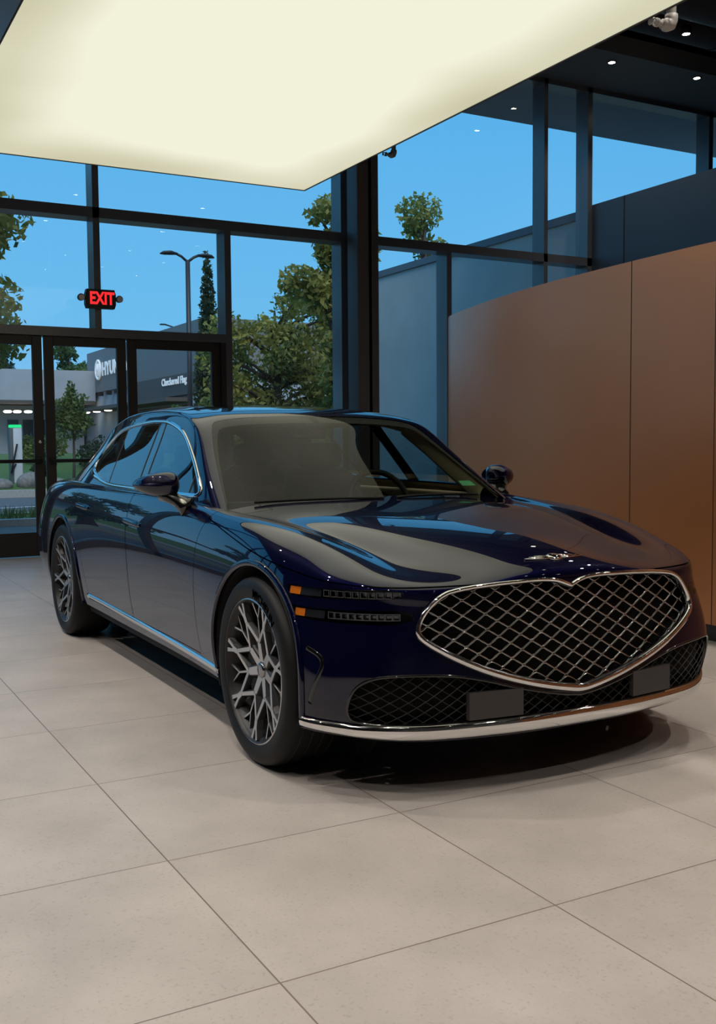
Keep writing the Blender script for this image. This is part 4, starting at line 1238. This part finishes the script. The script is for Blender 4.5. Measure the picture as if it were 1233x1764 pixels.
for s in (-1, 1):
    mb = MB(); mb.lathe([(0, -.03), (.036, -.025), (.04, .02), (.034, .028), (0, .03)], 20, axis='x'); o = mb.build('lamp_head', EXB, ex, smooth=True); o.location = (.0, s*.215, .01)
    mb = MB(); mb.disc((.032, 0, -.004), .033, (1, 0, 0), 18); mb.build('lamp_lens', pbr('lamp_face%d' % s, (.55, .53, .5), rough=.4), o)
    MB().tube([(0, 0, 0), (0, -s*.06, -.005)], .014, 8).build('lamp_arm', EXB, o)
# ================================================================== OUTSIDE
GZ = -.14
ASPH = pbr('asphalt', (.10, .105, .11), rough=.9, noise=.2, nscale=8)
CURB = pbr('curb_concrete', (.38, .38, .37), rough=.9, noise=.1, nscale=15)
LINEW = pbr('line_white', (.75, .75, .75), rough=.8)
GRASS = pbr('grass', (.07, .13, .03), rough=.95, noise=.45, nscale=30)
MULCH = pbr('mulch', (.09, .065, .05), rough=.95, noise=.5, nscale=25)
def ground(name, x0, x1, y0, y1, z0, z1, mat):
    return slab(name, (x0, y0, z0), (x1, y1, z1), mat)
ground('ground_outside', -120, -8.40, -90, 90, GZ-.2, GZ, ASPH)
ground('ground_walk', -10.2, -8.40, -30, 30, GZ-.1, -.03, CURB)
ground('ground_curb', -14.9, -14.7, -30, 40, GZ-.1, GZ+.12, CURB)
ground('ground_strip', -16.4, -14.9, -30, 40, GZ-.1, GZ+.10, GRASS)
ground('ground_curb_far', -16.6, -16.4, -30, 40, GZ-.1, GZ+.12, CURB)
ground('ground_curb_island', -25.3, -25.0, -30, 40, GZ-.1, GZ+.20, CURB)
LZ = lambda x: GZ+.20+max(0., (-25.3-x))*.15
mb = MB(); mb.add([(-25.3, -30, LZ(-25.3)), (-25.3, 40, LZ(-25.3)), (-31, 40, LZ(-31)), (-31, -30, LZ(-31)), (-43, 40, LZ(-31)), (-43, -30, LZ(-31)), (-43, 40, GZ-.1), (-43, -30, GZ-.1), (-25.3, 40, GZ-.1), (-25.3, -30, GZ-.1)], [(0, 1, 2, 3), (3, 2, 4, 5), (5, 4, 6, 7), (0, 9, 8, 1), (9, 7, 6, 8), (0, 3, 5, 7, 9), (1, 8, 6, 4, 2)])
o = mb.build('ground_lawn', GRASS); o['kind'] = 'structure'
for i, (xa, ya, xb, yb) in enumerate([(-19.0, -3, -22.2, 8.5), (-18.4, -6, -18.4, 8)]):
    mb = MB(); d = np.array([xb-xa, yb-ya]); d /= np.linalg.norm(d); n = np.array([-d[1], d[0]])*.07
    mb.add([(xa-n[0], ya-n[1], GZ+.005), (xb-n[0], yb-n[1], GZ+.005), (xb+n[0], yb+n[1], GZ+.005), (xa+n[0], ya+n[1], GZ+.005)], [(0, 1, 2, 3)])
    o = mb.build('ground_line', LINEW); o['kind'] = 'structure'

# ---- leaves, trees, shrubs
def leaf_mat(name, c0, c1):
    m, t, o = nt(name)
    b = N(t, 'ShaderNodeBsdfPrincipled'); tc = N(t, 'ShaderNodeTexCoord'); nz = N(t, 'ShaderNodeTexNoise'); nz.inputs['Scale'].default_value = 1.3; nz.inputs['Detail'].default_value = 5
    t.links.new(tc.outputs['Object'], nz.inputs['Vector'])
    r = N(t, 'ShaderNodeValToRGB'); e = r.color_ramp.elements; e[0].position = .32; e[0].color = (*c0, 1); e[1].position = .68; e[1].color = (*c1, 1)
    t.links.new(nz.outputs['Fac'], r.inputs[0]); t.links.new(r.outputs[0], b.inputs['Base Color']); b.inputs['Roughness'].default_value = .7
    tl = N(t, 'ShaderNodeBsdfTranslucent'); t.links.new(r.outputs[0], tl.inputs[0])
    mx = N(t, 'ShaderNodeMixShader'); mx.inputs[0].default_value = .4; t.links.new(b.outputs[0], mx.inputs[1]); t.links.new(tl.outputs[0], mx.inputs[2])
    t.links.new(mx.outputs[0], o.inputs[0]); return m
LEAFA = leaf_mat('leaf_autumn', (.12, .165, .04), (.50, .44, .11))
LEAFB = leaf_mat('leaf_green', (.05, .10, .03), (.16, .22, .06))
LEAFC = leaf_mat('leaf_cypress', (.03, .055, .03), (.09, .12, .05))
LEAFD = leaf_mat('leaf_shrub', (.05, .085, .02), (.20, .24, .05))
LEAFE = leaf_mat('leaf_dark', (.02, .04, .025), (.07, .11, .05))
BARK = pbr('bark', (.07, .055, .045), rough=.9, noise=.3, nscale=10)
def leaves(clumps, n, size, seed, squash=1.):
    """clumps: list of (x,y,z, rx,ry,rz); n leaf blades spread by volume, denser at the surface"""
    g_ = np.random.default_rng(seed); C = np.array(clumps, float); vol = C[:, 3]*C[:, 4]*C[:, 5]; p = vol**.75; p /= p.sum()
    k = g_.choice(len(C), n, p=p); u = g_.normal(size=(n, 3)); u /= np.linalg.norm(u, axis=1)[:, None]
    r = g_.random(n)**.42; P = C[k, :3]+u*r[:, None]*C[k, 3:]
    a = g_.normal(size=(n, 3)); a /= np.linalg.norm(a, axis=1)[:, None]; b = np.cross(a, g_.normal(size=(n, 3))); b /= np.linalg.norm(b, axis=1)[:, None]
    s = size*(.6+.8*g_.random(n))[:, None]
    V = np.empty((n, 4, 3)); V[:, 0] = P-a*s; V[:, 1] = P+b*s*.5; V[:, 2] = P+a*s; V[:, 3] = P-b*s*.5
    return V.reshape(-1, 3), [(4*i, 4*i+1, 4*i+2, 4*i+3) for i in range(n)]
def fast_mesh(name, V, F4, mat, parent=None):
    me = bpy.data.meshes.new(name); n = len(V); me.vertices.add(n); me.vertices.foreach_set('co', np.asarray(V, float).ravel())
    k = len(F4); me.loops.add(4*k); me.loops.foreach_set('vertex_index', np.array(F4, dtype=np.int32).ravel())
    me.polygons.add(k); me.polygons.foreach_set('loop_start', np.arange(0, 4*k, 4, dtype=np.int32)); me.update(calc_edges=True); me.validate()
    me.materials.append(mat); o = bpy.data.objects.new(name, me); COL.objects.link(o)
    if parent: o.parent = parent
    return o
def tree(name, x, y, h, clumps, n, size, seed, lm, label, cat='tree', trunk=.16, group=None, branches=True):
    t = empty(name, (x, y, GZ)); tag(t, label, cat, group)
    V, F = leaves([(cx, cy, cz, *([q] if np.isscalar(q) else q)) if not np.isscalar(q) else (cx, cy, cz, q, q, q*.8) for cx, cy, cz, q in clumps], n, size, seed)
    fast_mesh('foliage', V, F, lm, t)
    if trunk:
        mb = MB(); mb.tube([(0, 0, -.1), (.04, .03, h*.3), (-.03, .05, h*.6), (.02, 0, h*.92)], [trunk*1.25, trunk, trunk*.65, trunk*.15], 10)
        if branches:
            g_ = random.Random(seed)
            for cx, cy, cz, q in clumps:
                z0 = max(h*.25, min(cz-.4*h*.3, h*.8)); mb.tube([(0, 0, z0), (cx*.5, cy*.5, (z0+cz)/2+.1), (cx, cy, cz)], [trunk*.4, trunk*.25, trunk*.08], 6)
        mb.build('trunk', BARK, t, smooth=True)
    return t
def crown(seed, h, rad, base, n=22, lean=0.):
    g_ = random.Random(seed); out = []
    for i in range(n):
        z = base+(h-base)*(.05+.9*g_.random()); f = math.sin(math.pi*min(1, max(.08, (z-base)/(h-base)*.85+.12)))
        a = g_.random()*6.283; r = rad*f*math.sqrt(g_.random())*.9
        out.append((r*math.cos(a), r*math.sin(a)+lean*(z-base), z, rad*(.24+.16*g_.random())))
    return out
# big trees behind the middle panes
g_ = random.Random(77); FILL = [(g_.uniform(-.7, .7), y_, z_+g_.uniform(-.15, .15), .55) for y_ in (-1.3, -.8, -.25, .3, .8, 1.3, 1.7) for z_ in (1.0, 1.6, 2.2, 2.8, 3.4, 4.0, 4.6) if z_ < 3.95+.75*(y_+1.7)/2+.3*math.sin(3*y_)]
tree('maple_tree', -19.5, 7.95, 5.0, FILL, 14000, .075, 3, LEAFA, 'wide yellow green tree filling the lower part of the tall pane left of the column')
tree('maple_tree', -15.9, 7.75, 7.0, crown(5, 6.7, 1.15, 1.6, 30), 9000, .075, 5, LEAFA, 'tallest yellow green tree just left of the column, its crown reaching the transom')
tree('maple_tree', -20.5, 12.9, 8.2, crown(8, 8.3, 1.7, 2.0, 26), 7500, .085, 8, LEAFA, 'pale hazy tree seen through the upper panes right of the column')
tree('maple_tree', -13.6, -.45, 5.6, crown(11, 5.5, 1.75, 2.8, 24, .12), 7500, .075, 11, LEAFA, 'leafy tree at the left edge of the photo beyond the glass doors')
tree('maple_tree', -27, 8.0, 2.6, crown(12, 2.6, .6, .3, 10), 1600, .07, 12, LEAFB, 'low green bush tree under the far wall lettering', trunk=.06)
tree('cypress_tree', -24.0, 7.95, 6.6, [(0, 0, z, (.40*(1-max(0, z-3)/4.0)+.06, .40*(1-max(0, z-3)/4.0)+.06, .45)) for z in np.linspace(.5, 6.35, 16)], 9000, .07, 13, LEAFC, 'dark narrow cypress tree beside the street lamp', trunk=.08, branches=False)
tree('young_tree', -26.2, 4.62, 3.2, [(0, 0, 1.95+.12*k, .52-.042*k) for k in range(11)]+[(.1, .35, 2.1, .3), (-.1, -.35, 2.2, .3), (0, -.3, 2.6, .25), (0, .3, 2.7, .22)], 2200, .065, 14, LEAFB, 'small young staked tree seen through the middle glass door', trunk=.04, branches=False)
tree('dark_tree', -60, 8.2, 8.2, crown(15, 8.0, 2.2, 1.0, 22), 5000, .16, 15, LEAFE, 'dark distant trees behind the low grey building, left clump')
tree('dark_tree', -66, 14.0, 8.6, crown(16, 8.4, 2.3, 1.0, 20), 4500, .16, 16, LEAFB, 'distant green trees behind the low grey building, right clump')
# trees further along the car park, mirrored in the car's side glass
for i, (x, y, h, sd) in enumerate([(-18, -5.0, 3.6, 21), (-20, -10, 4.2, 22), (-19, -15., 4.4, 23), (-22, -20., 4.8, 24)]):
    tree('maple_tree', x, y, h, crown(sd, h, 1.5, .8, 18), 3600, .10, sd, LEAFB, ['first', 'second', 'third', 'fourth'][i]+' green tree along the car park beyond the left windows', group='trees beyond the left windows')
def shrub(x, y, rx, ry, h, n, seed, lm, label):
    s = empty('shrub', (x, y, LZ(x)-.05)); tag(s, label, 'shrub', 'shrubs on the far lawn')
    g_ = random.Random(seed)
    V, F = leaves([(rx*.6*g_.uniform(-1, 1), ry*.6*g_.uniform(-1, 1), h*g_.uniform(.3, .6), rx*.5, ry*.5, h*.42) for _ in range(9)], n, .07, seed); fast_mesh('foliage', V, F, lm, s)
    MB().tube([(0, 0, -.1), (0, 0, h*.5)], [.05, .02], 6).build('stem', BARK, s)
shrub(-28.2, 6.1, .8, .85, 1.1, 1800, 31, LEAFE, 'dark rounded shrub right of the young tree')
shrub(-29.8, 4.55, .7, .75, 1.0, 1300, 32, LEAFD, 'yellow green low shrub behind the young tree')
shrub(-30.5, 7.9, .7, .7, 1.1, 1200, 33, LEAFE, 'dark shrub seen through the third glass door')
shrub(-27.4, 4.0, .3, .4, .55, 500, 34, LEAFE, 'small dark bush beside the charging post')
# low grass tufts at the near kerb
V, F = [], []
g_ = np.random.default_rng(5); n = 1500
P = np.c_[g_.uniform(-16.3, -15.0, n), g_.uniform(-2.0, 4.5, n), np.full(n, GZ+.1)]
hh = g_.uniform(.06, .22, n); dx = g_.normal(0, .04, (n, 2)); Vt = np.empty((n, 4, 3))
Vt[:, 0] = P+np.array([0, -.008, 0]); Vt[:, 1] = P+np.array([0, .008, 0]); Vt[:, 2] = P+np.c_[dx, hh]; Vt[:, 3] = P+np.c_[dx, hh]+np.array([0, -.003, 0])
o = fast_mesh('grass', Vt.reshape(-1, 3), [(4*i, 4*i+1, 4*i+2, 4*i+3) for i in range(n)], LEAFD); tag(o, 'short ragged grass along the near kerb', 'grass', kind='stuff')
# rocks
ROCK = pbr('rock', (.20, .19, .175), rough=.9, noise=.3, nscale=12, bump=.4, bscale=18)
def rock(x, y, r, seed, label):
    g_ = np.random.default_rng(seed); bm = bmesh.new(); bmesh.ops.create_icosphere(bm, subdivisions=3, radius=1)
    d = g_.normal(size=(7, 3)); d /= np.linalg.norm(d, axis=1)[:, None]; o_ = g_.uniform(.6, .95, 7)
    V = []
    for v in bm.verts:
        c = np.array(v.co)
        for q, w in zip(d, o_):
            e = c@q
            if e > w: c = c-q*(e-w)*.85
        V.append(c*np.array(r))
    bm.verts.index_update(); F = [[v.index for v in f.verts] for f in bm.faces]; bm.free()
    o = mesh_obj('rock', V, F, ROCK, smooth=True, loc=(x, y, GZ+.2+r[2]*.55)); tag(o, label, 'rock', 'grey rocks by the kerb')
rock(-25.75, 3.38, (.35, .42, .30), 1, 'large pale boulder at the foot of the charging post')
rock(-25.7, 2.5, (.3, .38, .20), 2, 'flat low boulder left of the charging post')
rock(-25.7, 4.1, (.3, .22, .18), 3, 'small boulder right of the charging post')

# ---- street lamp
SL = pbr('lamp_post_bronze', (.03, .03, .034), rough=.45)
sl = empty('street_lamp', (-22, 6.67, GZ)); tag(sl, 'tall dark street lamp with two curved arms in the car park', 'street lamp')
MB().tube([(0, 0, 0), (0, 0, 6.1)], [.075, .06], 12).build('pole', SL, sl, smooth=True)
MB().lathe([(0, .5), (.16, .5), (.2, .45), (.2, 0)], 16, axis='z').build('base', CURB, sl)
for s in (-1, 1):
    a = MB().tube([(0, 0, 6.05), (0, s*.16, 6.18), (0, s*.32, 6.25)], .035, 8).build('arm', SL, sl, smooth=True)
    mb = MB(); mb.tube([(0, s*.28, 6.24), (0, s*.45, 6.27), (0, s*.62, 6.24), (0, s*.72, 6.19)], [.05, .10, .09, .03], 10)
    mb.V = [(x*1.3, y, 6.235+(z-6.235)*.55) for x, y, z in mb.V]; mb.build('lamp_head', SL, sl, smooth=True)
# slim far lamp, just above the door head
fl = empty('street_lamp', (-60, 19.35, GZ)); tag(fl, 'tiny distant street lamp above the door head', 'street lamp')
MB().tube([(0, 0, 0), (0, 0, 8.4), (0, -.15, 8.85), (0, -.7, 9.0)], .05, 6).build('pole', SL, fl)
MB().box((-.12, -1.0, 8.95), (.12, -.65, 9.03)).build('lamp_head', SL, fl)

# ---- charging post
cp = empty('charging_post', (-26.4, 3.20, LZ(-26.4)-.03)); tag(cp, 'white car charging post with a green light at its top', 'charging station')
mb = MB(); mb.box((-.15, -.20, 0), (.15, .05, 1.62), bev=.03); mb.build('cabinet', pbr('charger_white', (.62, .65, .68), rough=.4), cp, autosmooth=40)
mb = MB(); mb.box((-.16, -.28, 0), (.16, -.20, 1.55), bev=.02); mb.build('side_panel', pbr('charger_grey', (.10, .11, .12), rough=.5), cp, autosmooth=40)
mb = MB(); mb.box((-.12, -.27, 1.56), (.165, .03, 1.64), bev=.01); mb.build('status_light', emit('charger_green', (.02, .9, .3), 1.0), cp, autosmooth=40)
mb = MB(); mb.tube([(.17, -.1, 1.1), (.25, -.2, .7), (.22, -.28, .3), (.17, -.15, .55)], .025, 8); mb.build('cable', BLACKMATT, cp, smooth=True)

# ---- dealership across the car park
BGREY = pbr('facade_grey', (.40, .42, .46), rough=.8, noise=.05, nscale=2)
BDARK = pbr('facade_bronze', (.21, .20, .20), rough=.7)
BLIGHT = pbr('facade_pale', (.55, .57, .60), rough=.8)
BGLASS = pbr('facade_glass', (.05, .07, .09), rough=.1)
CANOPY = pbr('canopy_dark', (.10, .085, .075), rough=.6)
SIGNW = pbr('sign_white', (.85, .87, .88), rough=.4, emis=(.8, .85, .9), estr=.25)
bd = empty('dealership_building', (-45, 8, GZ)); tag(bd, 'grey flat roofed dealership across the car park with canopy and sign band', 'building')
P_ = lambda lo, hi: (tuple(np.array(lo)-(-45, 8, GZ)), tuple(np.array(hi)-(-45, 8, GZ)))
MB().box(*P_((-52, -12, 3.3), (-44.9, 10.2, 4.72))).build('upper_wall', BGREY, bd)
MB().box(*P_((-52, -12, GZ), (-47.2, 10.2, 3.3))).build('lower_wall', BLIGHT, bd)
mb = MB(); mb.box(*P_((-47.1, -12, 3.16), (-44.7, 10.1, 3.32))); mb.build('canopy', CANOPY, bd)
for y in np.arange(-8, 10, .28): pass
for (y0, y1) in ((3.6, 5.0), (6.6, 7.1), (7.3, 8.6)):
    f_ = MB().box(*P_((-47.19, y0, GZ+.1), (-47.12, y1, 2.5))).build('shop_window', BGLASS, bd)
MB().box(*P_((-46.3, 10.2, 3.72), (-30.4, 20, 5.62))).build('sign_band', BDARK, bd)
MB().box(*P_((-55, 10.35, GZ), (-28.5, 20, 3.74))).build('end_wall', BGREY, bd)
MB().box(*P_((-38.2, 10.12, 3.05), (-29.5, 10.5, 3.82))).build('sign_panel', pbr('facade_brown', (.10, .085, .08), rough=.7), bd)
MB().box(*P_((-44, 9.2, 2.78), (-31.6, 10.4, 2.92))).build('entrance_canopy', CANOPY, bd)
MB().box(*P_((-31.6, 10.15, GZ), (-30.3, 10.5, 2.95))).build('pier', BLIGHT, bd)
MB().box(*P_((-41.5, 10.3, GZ+.1), (-32, 10.36, 2.7))).build('shop_front', BGLASS, bd)
for x in (-43.6, -42.2, -40.9): MB().box(*P_((x-.12, 10.0, 3.50), (x+.12, 10.2, 3.68))).build('flood_light', BLACKMATT, bd)
# canopy lights
CL = emit('canopy_lamp', (1., .93, .78), 6.)
for x, y in ((-44.8, 6.2), (-44.8, 6.62), (-44.8, 7.1), (-44.8, 9.72), (-43.2, 9.8), (-41.3, 9.8)):
    mb = MB(); mb.lathe([(0, .06), (.15, .05), (.19, .0), (.15, -.05), (0, -.07)], 16, axis='z'); o = mb.build('canopy_lamp', CL, bd, smooth=True); o.location = tuple(np.array((x, y, 2.80))-(-45, 8, GZ))
def wall_sign(txt, x0, x1, zc, hgt, name, bold=.0):
    V, F = text_mesh(txt, 1.0, .05, 1.05, bold); w = V[:, 0].max()-V[:, 0].min(); h = V[:, 1].max()-V[:, 1].min()
    V = V-[(V[:, 0].max()+V[:, 0].min())/2, (V[:, 1].max()+V[:, 1].min())/2, 0]
    X = (x0+x1)/2+V[:, 0]/w*(x1-x0); Z = zc+V[:, 1]/h*hgt
    mesh_obj(name, np.c_[X+45, np.full(len(X), 10.13 if zc > 3.9 else 10.08)-8-V[:, 2]*.25, Z-GZ], F, SIGNW, bd)
wall_sign('HYUNDAI', -43.35, -39.2, 4.70, .62, 'brand_lettering', .03)
wall_sign('Checkered Flag', -34.7, -31.9, 3.56, .36, 'shop_lettering', .02)
# oval emblem with slanted H ahead of the letters
mb = MB(); E_ = [(-44.05+.42*math.cos(a), 10.13, 4.72+.42*math.sin(a)) for a in np.linspace(0, 2*math.pi, 33)[:-1]]
mb.tube([np.array(p)-(-45, 8, GZ) for p in E_], .055, 6, closed=True)
for pts in ([(-44.23, 4.44), (-44.15, 5.00)], [(-43.96, 4.44), (-43.88, 5.00)], [(-44.19, 4.66), (-44.04, 4.74), (-43.92, 4.80)]):
    mb.tube([np.array((x, 10.13, z))-(-45, 8, GZ) for x, z in pts], .06, 6)
mb.build('emblem', SIGNW, bd, smooth=True)
# own building's side wing outside the right-hand panes
WING = pbr('wing_panel', (.52, .52, .50), rough=.6, noise=.06, nscale=1.5)
slab('wall_wing', (-14.4, 7.9, GZ), (-8.34, 8.5, 4.58), WING)
TN += 1; slab('trim_%d' % TN, (-14.4, 7.86, 4.50), (-8.34, 7.9, 4.62), pbr('coping', (.13, .16, .19), rough=.6))

slab('ceiling_overhang', (-10.25, -3.0, 6.45), (-8.40, 20, 6.75), pbr('overhang_grey', (.25, .28, .31), rough=.8))
# ================================================================== SKY, LIGHT, CAMERA
w = bpy.data.worlds.new('sky'); SC.world = w; w.use_nodes = True; t = w.node_tree
for n in list(t.nodes): t.nodes.remove(n)
o = t.nodes.new('ShaderNodeOutputWorld'); bg = t.nodes.new('ShaderNodeBackground'); tc = t.nodes.new('ShaderNodeTexCoord'); sx = t.nodes.new('ShaderNodeSeparateXYZ')
rp = t.nodes.new('ShaderNodeValToRGB'); e = rp.color_ramp.elements
e[0].position = 0.; e[0].color = (.22, .50, .78, 1); e[1].position = .45; e[1].color = (.06, .37, .76, 1)
x = e.new(.12); x.color = (.14, .46, .78, 1)
t.links.new(tc.outputs['Generated'], sx.inputs[0]); t.links.new(sx.outputs['Z'], rp.inputs[0]); t.links.new(rp.outputs[0], bg.inputs[0]); bg.inputs[1].default_value = 1.2; t.links.new(bg.outputs[0], o.inputs[0])
sky_fill = bpy.data.lights.new('sky_fill', 'SUN'); sky_fill.energy = 2.0; sky_fill.angle = R(50); sky_fill.color = (1., .93, .80); so = bpy.data.objects.new('sky_fill', sky_fill); COL.objects.link(so)  # soft warm fill added to brighten the trees outside, no visible sun
so.rotation_euler = (R(40), 0, R(75))
cam = bpy.data.cameras.new('camera'); co_ = bpy.data.objects.new('camera', cam); COL.objects.link(co_); SC.camera = co_
Rw = np.array([[0.4819431043165292, 0.8761649588825422, -0.008112276382125382], [0.05385715415770258, -0.03886305767591875, -0.9977920974301768], [-0.8745457398831582, 0.4804421167783183, -0.06591753391787885]])
Mx = Matrix(((*[Rw[0][i] for i in range(3)],), (*[-Rw[1][i] for i in range(3)],), (*[-Rw[2][i] for i in range(3)],))).transposed().to_4x4()
Mx.translation = Vector((3.608, -2.473, 1.226)); co_.matrix_world = Mx
cam.sensor_fit = 'VERTICAL'; cam.sensor_height = 36.; cam.lens = 1778.35*36./1764.; cam.clip_end = 400; cam.clip_start = .05
SC.view_settings.view_transform = 'Standard'; SC.view_settings.look = 'None'; SC.view_settings.exposure = 0.; SC.view_settings.gamma = 1.
cy = SC.cycles
cy.use_denoising = True; cy.max_bounces = 10; cy.transparent_max_bounces = 16; cy.caustics_reflective = False; cy.caustics_refractive = False; cy.sample_clamp_indirect = 4.
try: cy.denoiser = 'OPENIMAGEDENOISE'
except Exception: pass
